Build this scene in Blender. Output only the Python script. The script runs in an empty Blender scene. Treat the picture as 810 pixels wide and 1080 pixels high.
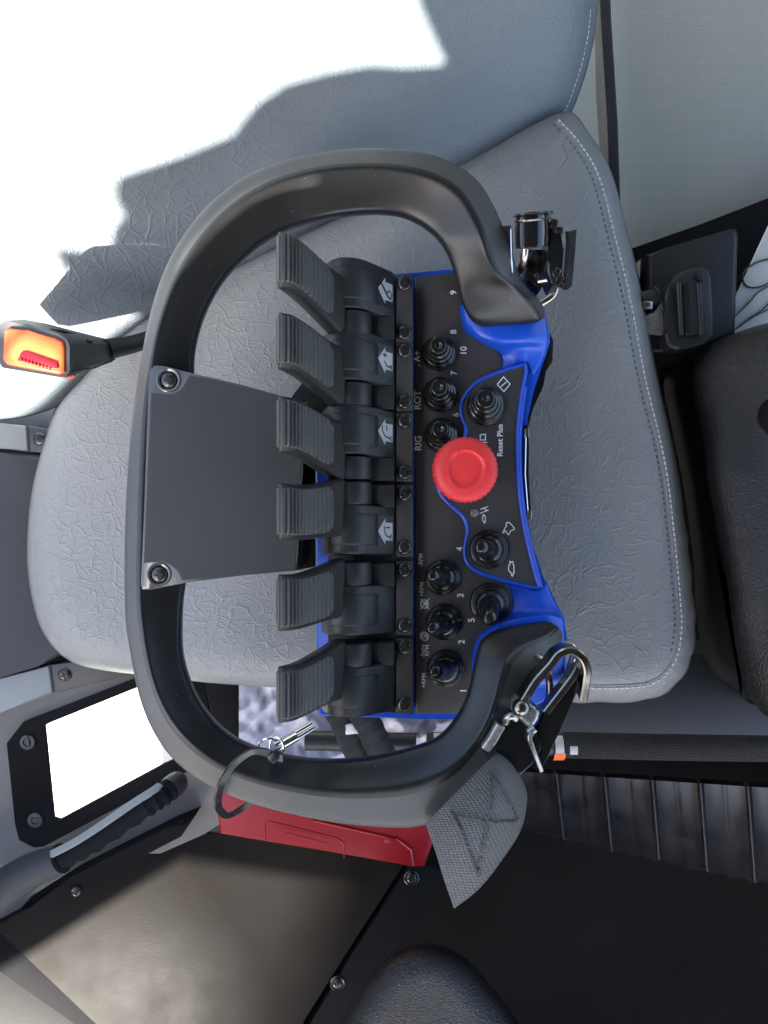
import bpy, bmesh, math, random
from mathutils import Vector, Matrix, noise
random.seed(7)
S = bpy.context.scene
COL = S.collection
FPX = 800.0
CAMZ = 1.0
def W(u, v, d):
    return Vector(((u-405)/FPX*d, (540-v)/FPX*d, CAMZ-d))
# ------------------------------------------------------------------ materials
def mat(name, base, rough=.5, metal=0, bump=None, rvar=0.0, cvar=0.0, cscale=40, coat=0, spec=.5, trans=0, alpha=1, sss=0):
    m = bpy.data.materials.new(name); m.use_nodes = True
    nt = m.node_tree; b = nt.nodes['Principled BSDF']
    b.inputs['Base Color'].default_value = (*base, 1)
    b.inputs['Roughness'].default_value = rough
    b.inputs['Metallic'].default_value = metal
    b.inputs['Specular IOR Level'].default_value = spec
    b.inputs['Coat Weight'].default_value = coat
    b.inputs['Coat Roughness'].default_value = .08
    b.inputs['Transmission Weight'].default_value = trans
    b.inputs['Alpha'].default_value = alpha
    tc = nt.nodes.new('ShaderNodeTexCoord')
    if rvar or cvar:
        n = nt.nodes.new('ShaderNodeTexNoise'); n.inputs['Scale'].default_value = cscale; n.inputs['Detail'].default_value = 6
        nt.links.new(tc.outputs['Object'], n.inputs['Vector'])
        if rvar:
            r = nt.nodes.new('ShaderNodeMapRange'); r.inputs[1].default_value = .3; r.inputs[2].default_value = .7
            r.inputs[3].default_value = max(.02, rough-rvar); r.inputs[4].default_value = rough+rvar
            nt.links.new(n.outputs[0], r.inputs[0]); nt.links.new(r.outputs[0], b.inputs['Roughness'])
        if cvar:
            mx = nt.nodes.new('ShaderNodeMix'); mx.data_type = 'RGBA'
            mx.inputs['A'].default_value = (*[c*(1-cvar) for c in base], 1); mx.inputs['B'].default_value = (*[min(1, c*(1+cvar)) for c in base], 1)
            r2 = nt.nodes.new('ShaderNodeMapRange'); r2.inputs[1].default_value = .3; r2.inputs[2].default_value = .7
            nt.links.new(n.outputs[0], r2.inputs[0]); nt.links.new(r2.outputs[0], mx.inputs['Factor'])
            nt.links.new(mx.outputs['Result'], b.inputs['Base Color'])
    if bump:
        sc, st, dist = bump
        n2 = nt.nodes.new('ShaderNodeTexNoise'); n2.inputs['Scale'].default_value = sc; n2.inputs['Detail'].default_value = 4
        nt.links.new(tc.outputs['Object'], n2.inputs['Vector'])
        bp = nt.nodes.new('ShaderNodeBump'); bp.inputs['Strength'].default_value = st; bp.inputs['Distance'].default_value = dist
        nt.links.new(n2.outputs[0], bp.inputs['Height']); nt.links.new(bp.outputs[0], b.inputs['Normal'])
    return m

def specks(m, scale, size, col, keep=.5):
    """sparse pale dust specks lying on a dark part"""
    nt = m.node_tree; b = nt.nodes['Principled BSDF']
    tc = nt.nodes.new('ShaderNodeTexCoord')
    vo = nt.nodes.new('ShaderNodeTexVoronoi'); vo.inputs['Scale'].default_value = scale
    nt.links.new(tc.outputs['Object'], vo.inputs['Vector'])
    lt = nt.nodes.new('ShaderNodeMath'); lt.operation = 'LESS_THAN'; lt.inputs[1].default_value = size
    nt.links.new(vo.outputs['Distance'], lt.inputs[0])
    sp = nt.nodes.new('ShaderNodeSeparateColor'); nt.links.new(vo.outputs['Color'], sp.inputs[0])
    gt = nt.nodes.new('ShaderNodeMath'); gt.operation = 'GREATER_THAN'; gt.inputs[1].default_value = keep
    nt.links.new(sp.outputs[0], gt.inputs[0])
    mu = nt.nodes.new('ShaderNodeMath'); mu.operation = 'MULTIPLY'
    nt.links.new(lt.outputs[0], mu.inputs[0]); nt.links.new(gt.outputs[0], mu.inputs[1])
    mx = nt.nodes.new('ShaderNodeMix'); mx.data_type = 'RGBA'; mx.inputs['B'].default_value = (*col, 1)
    src = b.inputs['Base Color'].links[0].from_socket if b.inputs['Base Color'].links else None
    if src: nt.links.new(src, mx.inputs['A'])
    else: mx.inputs['A'].default_value = b.inputs['Base Color'].default_value
    nt.links.new(mu.outputs[0], mx.inputs['Factor']); nt.links.new(mx.outputs['Result'], b.inputs['Base Color'])
    return m

def vinyl(name, base, wscale, strength):
    """grey grained vinyl with short random creases"""
    m = mat(name, base, .48, cvar=.06, cscale=9, rvar=.08)
    nt = m.node_tree; b = nt.nodes['Principled BSDF']
    tc = nt.nodes.new('ShaderNodeTexCoord')
    wn = nt.nodes.new('ShaderNodeTexNoise'); wn.inputs['Scale'].default_value = wscale*.4; wn.inputs['Detail'].default_value = 1.5
    nt.links.new(tc.outputs['Object'], wn.inputs['Vector'])
    sub = nt.nodes.new('ShaderNodeVectorMath'); sub.operation = 'SCALE'; sub.inputs['Scale'].default_value = 1.9/wscale
    nt.links.new(wn.outputs['Color'], sub.inputs[0])
    add = nt.nodes.new('ShaderNodeVectorMath'); add.operation = 'ADD'
    nt.links.new(tc.outputs['Object'], add.inputs[0]); nt.links.new(sub.outputs[0], add.inputs[1])
    hs = []
    for k, (s, wdt, amp, stretch) in enumerate(((wscale, .07, 1.0, (1, .5, 1)), (wscale*1.9, .10, .7, (.5, 1, 1)), (wscale*.62, .04, .9, (.55, 1, 1)))):
        mp = nt.nodes.new('ShaderNodeMapping'); mp.inputs['Scale'].default_value = stretch
        mp.inputs['Rotation'].default_value = (0, 0, .6+k*1.1); mp.inputs['Location'].default_value = (k*.37, k*.91, 0)
        nt.links.new(add.outputs[0], mp.inputs['Vector'])
        vo = nt.nodes.new('ShaderNodeTexVoronoi'); vo.feature = 'DISTANCE_TO_EDGE'; vo.inputs['Scale'].default_value = s
        nt.links.new(mp.outputs[0], vo.inputs['Vector'])
        r = nt.nodes.new('ShaderNodeMapRange'); r.interpolation_type = 'SMOOTHSTEP'
        r.inputs[1].default_value = 0; r.inputs[2].default_value = wdt; r.inputs[3].default_value = 1; r.inputs[4].default_value = 0
        nt.links.new(vo.outputs['Distance'], r.inputs[0])
        mn = nt.nodes.new('ShaderNodeTexNoise'); mn.inputs['Scale'].default_value = s*1.1; mn.inputs['Detail'].default_value = 2
        nt.links.new(mp.outputs[0], mn.inputs['Vector'])
        mr = nt.nodes.new('ShaderNodeMapRange'); mr.inputs[1].default_value = .40; mr.inputs[2].default_value = .56; mr.inputs[3].default_value = 0; mr.inputs[4].default_value = amp
        nt.links.new(mn.outputs[0], mr.inputs[0])
        mu = nt.nodes.new('ShaderNodeMath'); mu.operation = 'MULTIPLY'
        nt.links.new(r.outputs[0], mu.inputs[0]); nt.links.new(mr.outputs[0], mu.inputs[1]); hs.append(mu)
    a1 = nt.nodes.new('ShaderNodeMath'); nt.links.new(hs[0].outputs[0], a1.inputs[0]); nt.links.new(hs[1].outputs[0], a1.inputs[1])
    a2 = nt.nodes.new('ShaderNodeMath'); nt.links.new(a1.outputs[0], a2.inputs[0]); nt.links.new(hs[2].outputs[0], a2.inputs[1])
    gn = nt.nodes.new('ShaderNodeTexNoise'); gn.inputs['Scale'].default_value = 900; gn.inputs['Detail'].default_value = 2
    nt.links.new(tc.outputs['Object'], gn.inputs['Vector'])
    g2 = nt.nodes.new('ShaderNodeMath'); g2.operation = 'MULTIPLY'; g2.inputs[1].default_value = .5
    nt.links.new(gn.outputs[0], g2.inputs[0])
    a3 = nt.nodes.new('ShaderNodeMath'); nt.links.new(a2.outputs[0], a3.inputs[0]); nt.links.new(g2.outputs[0], a3.inputs[1])
    bp = nt.nodes.new('ShaderNodeBump'); bp.inputs['Strength'].default_value = strength; bp.inputs['Distance'].default_value = .0012
    nt.links.new(a3.outputs[0], bp.inputs['Height']); nt.links.new(bp.outputs[0], b.inputs['Normal'])
    return m

def weave(name, base, sx, sy, strength, coords='UV'):
    m = mat(name, base, .8)
    nt = m.node_tree; b = nt.nodes['Principled BSDF']
    tc = nt.nodes.new('ShaderNodeTexCoord'); sep = nt.nodes.new('ShaderNodeSeparateXYZ')
    nt.links.new(tc.outputs[coords], sep.inputs[0])
    def wv(sock, f):
        mu = nt.nodes.new('ShaderNodeMath'); mu.operation = 'MULTIPLY'; mu.inputs[1].default_value = f*2*math.pi
        nt.links.new(sock, mu.inputs[0]); return mu
    x = wv(sep.outputs[0], sx); y = wv(sep.outputs[1], sy)
    sy_ = nt.nodes.new('ShaderNodeMath'); sy_.operation = 'SINE'; nt.links.new(y.outputs[0], sy_.inputs[0])
    half = nt.nodes.new('ShaderNodeMath'); half.operation = 'MULTIPLY'; half.inputs[1].default_value = .5; nt.links.new(y.outputs[0], half.inputs[0])
    sh = nt.nodes.new('ShaderNodeMath'); sh.operation = 'SINE'; nt.links.new(half.outputs[0], sh.inputs[0])
    sg = nt.nodes.new('ShaderNodeMath'); sg.operation = 'MULTIPLY'; sg.inputs[1].default_value = 1.4; nt.links.new(sh.outputs[0], sg.inputs[0])
    ad = nt.nodes.new('ShaderNodeMath'); nt.links.new(x.outputs[0], ad.inputs[0]); nt.links.new(sg.outputs[0], ad.inputs[1])
    sx_ = nt.nodes.new('ShaderNodeMath'); sx_.operation = 'SINE'; nt.links.new(ad.outputs[0], sx_.inputs[0])
    tot = nt.nodes.new('ShaderNodeMath'); tot.operation = 'ADD'; nt.links.new(sx_.outputs[0], tot.inputs[0]); nt.links.new(sy_.outputs[0], tot.inputs[1])
    bp = nt.nodes.new('ShaderNodeBump'); bp.inputs['Strength'].default_value = strength; bp.inputs['Distance'].default_value = .0006
    nt.links.new(tot.outputs[0], bp.inputs['Height']); nt.links.new(bp.outputs[0], b.inputs['Normal'])
    r = nt.nodes.new('ShaderNodeMapRange'); r.inputs[1].default_value = -2; r.inputs[2].default_value = 2
    mx = nt.nodes.new('ShaderNodeMix'); mx.data_type = 'RGBA'
    mx.inputs['A'].default_value = (*[c*.55 for c in base], 1); mx.inputs['B'].default_value = (*[c*1.3 for c in base], 1)
    nt.links.new(tot.outputs[0], r.inputs[0]); nt.links.new(r.outputs[0], mx.inputs['Factor']); nt.links.new(mx.outputs['Result'], b.inputs['Base Color'])
    return m

M = {}
M['vinyl'] = vinyl('seat_vinyl', (.238, .244, .237), 96, .31)
M['vinyl_shaded'] = vinyl('backrest_vinyl_shaded', (.130, .155, .175), 82, .24)  # cushion vinyl made darker and bluer: the backrest's shade is in the colour
M['frame'] = specks(mat('frame_plastic', (.013, .0135, .0135), .36, bump=(1400, .12, .0004), rvar=.07, cscale=25), 260, .07, (.25, .25, .25), .75)
M['skirt'] = mat('frame_skirt_lightened', (.052, .054, .056), .48, bump=(1600, .3, .0004), rvar=.05, spec=.7)  # paler than the frame: light on the outer skirt is put into its colour
M['blue'] = mat('blue_plastic', (.0095, .08, .56), .33, bump=(900, .08, .0004), rvar=.05)
M['panel'] = specks(mat('panel_film', (.060, .054, .050), .42, bump=(2200, .25, .0003), rvar=.06, cscale=30), 330, .06, (.22, .2, .18), .8)
M['lever'] = mat('lever_plastic', (.0165, .017, .0175), .46, bump=(2600, .3, .0004), rvar=.06, cscale=60)
M['plate'] = mat('mount_plate_plastic', (.055, .05, .046), .42, bump=(2400, .35, .0004), rvar=.05)
M['rubber'] = mat('grey_rubber', (.048, .048, .047), .5, bump=(1500, .2, .0004), cvar=.12, cscale=70)
M['boot'] = specks(mat('gloss_rubber', (.012, .012, .012), .2, bump=(500, .15, .0006), rvar=.09, cscale=120), 400, .08, (.15, .15, .15), .8)
M['red'] = mat('red_plastic', (.80, .04, .04), .48, bump=(900, .06, .0004), rvar=.06)
M['white'] = mat('white_ink', (.9, .9, .88), .6)
M['decal'] = mat('decal_black', (.018, .018, .019), .38)
M['decal_grey'] = mat('decal_grey', (.42, .43, .44), .4)
M['screw'] = mat('black_screw', (.075, .072, .07), .25, metal=.8, rvar=.06, cscale=300)
M['dark'] = mat('recess_dark', (.006, .006, .006), .6)
M['nameplate'] = mat('plate_grey_film', (.024, .024, .0235), .45, bump=(3000, .35, .0003), cvar=.12, cscale=14, rvar=.06)
M['clear'] = mat('clear_edge', (.07, .07, .068), .12, coat=.5)
M['steel'] = mat('wire_steel', (.62, .55, .5), .25, metal=1, rvar=.1, cscale=200)
M['chrome'] = mat('bright_steel', (.7, .69, .66), .16, metal=1, rvar=.06, cscale=150)
M['satin'] = mat('satin_steel', (.42, .41, .39), .3, metal=.75, rvar=.1, cscale=200)
M['gunmetal'] = specks(mat('black_nickel', (.22, .205, .185), .24, metal=1, rvar=.05, cscale=90, bump=(300, .05, .0005)), 400, .07, (.6, .6, .6), .8)
M['blacknickel'] = mat('black_painted_steel', (.01, .01, .01), .10, rvar=.04, cscale=90, bump=(260, .05, .0005), coat=.4)
M['web'] = weave('grey_webbing', (.215, .215, .21), 40, 64, .9)
M['webdark'] = weave('black_webbing', (.02, .02, .02), 18, 30, .8)
M['thread'] = mat('dark_thread', (.06, .06, .06), .7)
M['stitch'] = mat('pale_thread', (.62, .62, .60), .7)
M['stitch2'] = mat('grey_thread', (.10, .11, .12), .7)
M['belt'] = mat('belt_plastic', (.018, .018, .018), .42, bump=(1200, .3, .0005), rvar=.06)
M['buckle'] = mat('buckle_plastic', (.085, .085, .085), .5, bump=(1200, .2, .0005))
M['button'] = mat('red_button', (.9, .13, .035), .3)
M['console'] = mat('grained_black_plastic', (.010, .0095, .0098), .24, bump=(640, 1.0, .0015), spec=.5, rvar=.05)
M['mattblack'] = mat('matt_black', (.010, .010, .011), .75, spec=.08, bump=(500, .3, .0006))
M['mat'] = mat('floor_rubber', (.0035, .0035, .004), .85, spec=.12, bump=(700, .4, .0008), cvar=.3, cscale=12)
M['riser'] = mat('riser_rubber', (.006, .006, .0075), .33, bump=(500, .2, .0006), rvar=.08, cscale=30)
M['riser_glint'] = mat('rib_highlight_paint', (.05, .055, .07), .4)  # pale colour on the rib tips, painted in for their highlight lines
M['navy'] = mat('seat_base_plastic', (.02, .022, .03), .5, bump=(900, .2, .0005))
M['door'] = mat('door_grey_plastic', (.15, .15, .145), .55, bump=(700, .3, .0006), cvar=.06, cscale=10)
M['trimgrey'] = mat('trim_grey_plastic', (.011, .0105, .010), .6, spec=.2, bump=(700, .3, .0006))
M['doordark'] = mat('door_dark_pad', (.03, .033, .036), .6, bump=(700, .3, .0006))
M['doorlight'] = mat('door_light_strip', (.26, .27, .26), .55, bump=(700, .2, .0005))
M['lid'] = mat('lid_skin', (.0085, .0063, .0047), .6, bump=(420, .18, .0007), cvar=.28, cscale=16, rvar=.08, spec=.15)
M['redcase'] = mat('red_case_plastic', (.33, .005, .012), .36, bump=(700, .1, .0004))
M['foil'] = mat('crinkled_film', (.46, .45, .50), .28, spec=.5)
M['cablesleeve'] = weave('cable_sleeve', (.03, .032, .034), 14, 200, .8)
M['rod'] = weave('braided_sleeve', (.016, .016, .016), 170, 44, .8)
M['paper'] = mat('white_card', (.62, .6, .58), .7)
M['ink'] = mat('black_ink', (.02, .018, .03), .5)
M['orange'] = mat('orange_label', (.75, .14, .02), .5)
M['wall'] = weave('wall_fabric', (.33, .345, .31), 520, 520, .12, 'Object')
M['roof'] = mat('headliner', (.03, .03, .03), .9, bump=(300, .2, .001))
M['ground'] = mat('pale_concrete', (.62, .60, .56), .9, cvar=.1, cscale=2, bump=(30, .2, .01))
M['tie'] = mat('cable_tie_nylon', (.02, .02, .021), .3, rvar=.06)
M['led'] = mat('led_lens', (.22, .2, .2), .3, cvar=.3, cscale=900)
gl = bpy.data.materials.new('window_glass'); gl.use_nodes = True
_n = gl.node_tree; _n.nodes.clear()
_o = _n.nodes.new('ShaderNodeOutputMaterial'); _m = _n.nodes.new('ShaderNodeMixShader'); _t = _n.nodes.new('ShaderNodeBsdfTransparent'); _g = _n.nodes.new('ShaderNodeBsdfGlossy')
_g.inputs['Roughness'].default_value = .05; _m.inputs[0].default_value = .05; _t.inputs[0].default_value = (.95, .96, .95, 1)
_n.links.new(_t.outputs[0], _m.inputs[1]); _n.links.new(_g.outputs[0], _m.inputs[2]); _n.links.new(_m.outputs[0], _o.inputs[0])
M['glass'] = gl
# ------------------------------------------------------------------ objects
WL = {}
def thing(name, label, cat, loc, group=None):
    o = bpy.data.objects.new(name, None); COL.objects.link(o); o.empty_display_size = .02
    o.location = loc; o['label'] = label; o['category'] = cat
    if group: o['group'] = group
    WL[o] = Vector(loc); return o
def obj(name, bm, m, parent=None, angle=38, smooth=True, subd=0, solid=0, label=None, flip=True):
    if flip: bmesh.ops.recalc_face_normals(bm, faces=bm.faces)
    me = bpy.data.meshes.new(name)
    lo = Vector((1e9,)*3); hi = -lo
    for v in bm.verts:
        for k in range(3):
            lo[k] = min(lo[k], v.co[k]); hi[k] = max(hi[k], v.co[k])
    c = (lo+hi)/2
    bmesh.ops.translate(bm, verts=bm.verts, vec=-c)
    bm.to_mesh(me); bm.free()
    ms = m if isinstance(m, (list, tuple)) else [m]
    for k in ms: me.materials.append(M[k])
    if smooth:
        me.shade_smooth()
        if not subd: me.set_sharp_from_angle(angle=math.radians(angle))
    o = bpy.data.objects.new(name, me); COL.objects.link(o)
    WL[o] = c
    if parent: o.parent = parent; o.location = c-WL[parent]
    else: o.location = c
    if solid:
        s = o.modifiers.new('solid', 'SOLIDIFY'); s.thickness = solid; s.offset = -1
    if subd:
        s = o.modifiers.new('sub', 'SUBSURF'); s.levels = subd; s.render_levels = subd
    if label: o['label'] = label
    return o
def tag(o, label, cat, group=None):
    o['label'] = label; o['category'] = cat
    if group: o['group'] = group
    return o
def structure(o):
    o['kind'] = 'structure'; return o
# ------------------------------------------------------------------ shapes
def cr(pts, n=6, closed=False):
    """Catmull-Rom through tuples / vectors of any size"""
    P = [tuple(p) for p in pts]; N = len(P); out = []
    rng = range(N if closed else N-1)
    for i in rng:
        p1 = P[i]; p2 = P[(i+1) % N]
        p0 = P[(i-1) % N] if (closed or i > 0) else tuple(2*a-b for a, b in zip(p1, p2))
        p3 = P[(i+2) % N] if (closed or i+2 < N) else tuple(2*b-a for a, b in zip(p1, p2))
        for k in range(n):
            t = k/n; t2 = t*t; t3 = t2*t
            out.append(tuple(.5*((2*b)+(-a+c)*t+(2*a-5*b+4*c-d)*t2+(-a+3*b-3*c+d)*t3) for a, b, c, d in zip(p0, p1, p2, p3)))
    if not closed: out.append(P[-1])
    return out
def loft(bm, rings, closed=True, cap=True, mi=0, uv=False, seg=None):
    R = [[bm.verts.new(p) for p in r] for r in rings]
    n = len(R[0]); fs = []
    for a, b in zip(R, R[1:]):
        for i in range(n if closed else n-1):
            j = (i+1) % n
            f = bm.faces.new((a[i], a[j], b[j], b[i])); f.material_index = mi if seg is None else seg.get(i, mi); fs.append(f)
    if cap and closed:
        for r in (R[0], R[-1]):
            f = bm.faces.new(r); f.material_index = mi
    if uv:
        L = bm.loops.layers.uv.verify()
        idx = {v: (i/(len(R)-1), j/(n if closed else n-1)) for i, r in enumerate(R) for j, v in enumerate(r)}
        for f in fs:
            for l in f.loops: l[L].uv = idx[l.vert]
            if closed:
                vs = [l[L].uv[1] for l in f.loops]
                if max(vs)-min(vs) > .5:
                    for l in f.loops:
                        if l[L].uv[1] < .5: l[L].uv[1] += 1
    return R
def tube(bm, pts, r, n=10, closed=False, cap=True, flat=None, mi=0, uv=False, up=None):
    pts = [Vector(p) for p in pts]; N = len(pts); rings = []
    nrm = None
    for i, p in enumerate(pts):
        if closed: t = pts[(i+1) % N]-pts[i-1]
        else: t = pts[min(i+1, N-1)]-pts[max(i-1, 0)]
        if t.length < 1e-9: t = Vector((1, 0, 0))
        t.normalize()
        if up is not None: nrm = Vector(up)-t*t.dot(Vector(up))
        elif nrm is None:
            nrm = Vector((0, 0, 1)) if abs(t.z) < .9 else Vector((1, 0, 0))
        nrm = nrm-t*nrm.dot(t)
        if nrm.length < 1e-6: nrm = t.orthogonal()
        nrm.normalize()
        b = t.cross(nrm)
        rr = r[i] if isinstance(r, (list, tuple)) else r
        if flat:     # rectangular band: flat=(half width along b, half thickness along nrm)
            w, h = flat; c = min(w, h)*.35
            sec = [(w, h-c), (w-c, h), (-w+c, h), (-w, h-c), (-w, -h+c), (-w+c, -h), (w-c, -h), (w, -h+c)]
            rings.append([p+b*x+nrm*y for x, y in sec])
        else:
            rings.append([p+(nrm*math.cos(a)+b*math.sin(a))*rr for a in (2*math.pi*k/n for k in range(n))])
    if closed:
        rings.append(rings[0])
        R = [[bm.verts.new(q) for q in rg] for rg in rings[:-1]]; R.append(R[0])
        m = len(R[0])
        for a, b2 in zip(R, R[1:]):
            for i in range(m):
                f = bm.faces.new((a[i], a[(i+1) % m], b2[(i+1) % m], b2[i])); f.material_index = mi
    else: loft(bm, rings, True, cap, mi, uv)
def lathe(bm, c, prof, axis=(0, 0, 1), n=40, mi=0, bend=None):
    """prof: (radius, height); bend(h) -> sideways shift vector"""
    z = Vector(axis).normalized(); x = z.orthogonal().normalized(); y = z.cross(x)
    c = Vector(c); rings = []
    for r, h in prof:
        o = c+z*h+(bend(h) if bend else Vector())
        rings.append([o+(x*math.cos(a)+y*math.sin(a))*max(r, 1e-5) for a in (2*math.pi*k/n for k in range(n))])
    loft(bm, rings, True, True, mi)
def prism(bm, px, d0, d1, bev=0, seg=2, flare=1.0, mi=0, dfn=None):
    """outline in picture coordinates at its own depth d0, real walls down to depth d1"""
    top = [W(u, v, d0 if dfn is None else dfn(u, v)) for u, v in px]
    return prism3(bm, top, d1-d0, bev, seg, flare, mi)
def prism3(bm, top, depth, bev=0, seg=2, flare=1.0, mi=0, axis=Vector((0, 0, -1))):
    top = [Vector(p) for p in top]
    c = sum(top, Vector())/len(top)
    b = bmesh.new()
    tv = [b.verts.new(p) for p in top]
    bv = [b.verts.new(c+(p-c)*flare+axis*depth) for p in top]
    ft = b.faces.new(tv); b.faces.new(bv[::-1])
    for i in range(len(tv)):
        j = (i+1) % len(tv); b.faces.new((tv[j], tv[i], bv[i], bv[j]))
    if bev: bmesh.ops.bevel(b, geom=list(ft.edges), offset=bev, segments=seg, profile=.5, affect='EDGES', clamp_overlap=True)
    ng = [f for f in b.faces if len(f.verts) > 4]
    bmesh.ops.triangulate(b, faces=ng)
    merge(bm, b, mi)
def merge(bm, b, mi=0):
    vm = {v: bm.verts.new(v.co) for v in b.verts}
    for f in b.faces:
        try:
            g = bm.faces.new([vm[v] for v in f.verts]); g.material_index = mi
        except ValueError: pass
    b.free()
def box(bm, c, sx, sy, sz, bev=0, seg=2, rot=None, mi=0):
    b = bmesh.new(); bmesh.ops.create_cube(b, size=1)
    for v in b.verts: v.co = Vector((v.co.x*sx, v.co.y*sy, v.co.z*sz))
    if bev: bmesh.ops.bevel(b, geom=list(b.edges), offset=bev, segments=seg, profile=.5, affect='EDGES', clamp_overlap=True)
    for v in b.verts: v.co = (rot @ v.co if rot else v.co)+Vector(c)
    merge(bm, b, mi)
def rrect(u0, v0, u1, v1, r, n=5):
    out = []
    for cx, cy, a0 in ((u1-r, v1-r, 0), (u0+r, v1-r, 90), (u0+r, v0+r, 180), (u1-r, v0+r, 270)):
        for k in range(n+1):
            a = math.radians(a0+90*k/n); out.append((cx+r*math.cos(a), cy+r*math.sin(a)))
    return out
def screw(bm, c, r, h=.0014, ang=.3, n=24):
    c = Vector(c)
    lathe(bm, c, [(r*1.02, -.001), (r*1.02, .0002), (r*.97, h*.45), (r*.8, h*.8), (r*.5, h), (0, h*1.04)], n=n)
    for k in (0, 1):
        box(bm, c+Vector((0, 0, h)), r*1.15, r*.26, h*.16, rot=Matrix.Rotation(ang+k*math.pi/2, 3, 'Z'), mi=1)
    box(bm, c+Vector((0, 0, h)), r*.5, r*.5, h*.18, rot=Matrix.Rotation(ang+math.pi/4, 3, 'Z'), mi=1)
def grid(bm, rows, smooth=0, skirt=None, uv=True, mi=0):
    """rows of 3-d points -> sheet, optional skirt dropped to z"""
    if smooth:
        rows = [cr(r, smooth) for r in rows]
        rows = list(zip(*[cr(c, smooth) for c in zip(*rows)]))
        rows = [list(r) for r in rows]; rows = list(map(list, zip(*rows))) if False else rows
    V = loft(bm, rows, closed=False, cap=False, mi=mi, uv=uv)
    if skirt is not None:
        edge = V[0]+[r[-1] for r in V[1:]]+V[-1][::-1][1:]+[r[0] for r in V[::-1]][1:-1]
        low = [bm.verts.new((v.co.x, v.co.y, skirt)) for v in edge]
        n = len(edge)
        for i in range(n):
            j = (i+1) % n; f = bm.faces.new((edge[i], edge[j], low[j], low[i])); f.material_index = mi
    return V
def pillow(bm, px, prof, dfn, scallop=None, res=8, centre=None):
    """padded cushion: rings of an outline moved inwards (picture px), each at its own drop behind the surface"""
    P = cr(px, res, True); n = len(P); rings = []
    area = sum(P[i][0]*P[(i+1) % n][1]-P[(i+1) % n][0]*P[i][1] for i in range(n))
    sg = 1 if area > 0 else -1
    N = []
    for i in range(n):
        a = Vector(P[i-3]); b = Vector(P[(i+3) % n]); t = (b-a).normalized(); N.append(Vector((-t.y, t.x))*sg)
    for inset, drop in prof:
        ring = []
        for i in range(n):
            q = Vector(P[i])+N[i]*(inset-(scallop(i, P[i], inset) if scallop else 0))
            d = dfn(q.x, q.y)+drop; ring.append(W(q.x, q.y, d))
        rings.append(ring)
    ins, drop = prof[-1]
    Q = [Vector(P[i])+N[i]*ins for i in range(n)]
    cen = sum(Q, Vector((0, 0)))/n if centre is None else Vector(centre)
    for k in range(1, 15):
        f = k/15*.985; rings.append([W(q.x, q.y, dfn(q.x, q.y)+drop) for q in (q0+(cen-q0)*f for q0 in Q)])
    R = loft(bm, rings, True, False)
    f = bm.faces.new(R[-1]); r = bmesh.ops.triangulate(bm, faces=[f])
    f = bm.faces.new(R[0][::-1]); bmesh.ops.triangulate(bm, faces=[f])
def text(parent, name, s, u, v, d, size_px, m='white', rot=math.pi/2, sx=1.0, spacing=1.0):
    cu = bpy.data.curves.new('t', 'FONT'); cu.body = s; cu.size = 1; cu.align_x = 'CENTER'; cu.align_y = 'CENTER'; cu.extrude = .01; cu.space_character = spacing; cu.offset = .018
    o = bpy.data.objects.new('t', cu); COL.objects.link(o)
    bpy.context.view_layer.update()
    me = bpy.data.meshes.new_from_object(o); bpy.data.objects.remove(o)
    bm = bmesh.new(); bm.from_mesh(me); bpy.data.meshes.remove(me)
    k = size_px/FPX*d
    bmesh.ops.transform(bm, matrix=Matrix.Translation(W(u, v, d)) @ Matrix.Rotation(rot, 4, 'Z') @ Matrix.Diagonal((k*sx, k, .004, 1)), verts=bm.verts)
    return obj(name, bm, m, parent, smooth=False)
def line_mark(bm, pts, d, w_px, closed=False, mi=0):
    """printed line: flat ribbon with square joints"""
    pts = [Vector(p) for p in pts]; n = len(pts); k = w_px/2
    for i in range(n if closed else n-1):
        a = pts[i]; b = pts[(i+1) % n]; t = (b-a)
        if t.length < 1e-6: continue
        t = t.normalized(); q = Vector((-t.y, t.x))*k; e = t*k*.7
        f = bm.faces.new([bm.verts.new(W(*p, d-.00002*i/n)) for p in (a+q-e, b+q+e, b-q+e, a-q-e)]); f.material_index = mi
# ================================================================== REMOTE CONTROL
D_P = .500                                   # depth of the control panel
rem = thing('remote_control', 'black and blue remote control with six levers and red stop button on grey seat', 'remote control', W(450, 525, .575))
# --- lower body
bm = bmesh.new()
prism(bm, [(360, 300), (436, 292), (490, 287), (540, 300), (572, 330), (585, 358), (584, 380), (568, 403), (556, 430), (552, 470), (551, 500), (553, 545), (559, 575), (570, 608), (588, 645), (597, 690), (590, 730), (540, 750), (436, 752), (340, 748), (338, 440)], .516, .574, .004, 3)
obj('lower_body', bm, 'mattblack', rem)
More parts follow.
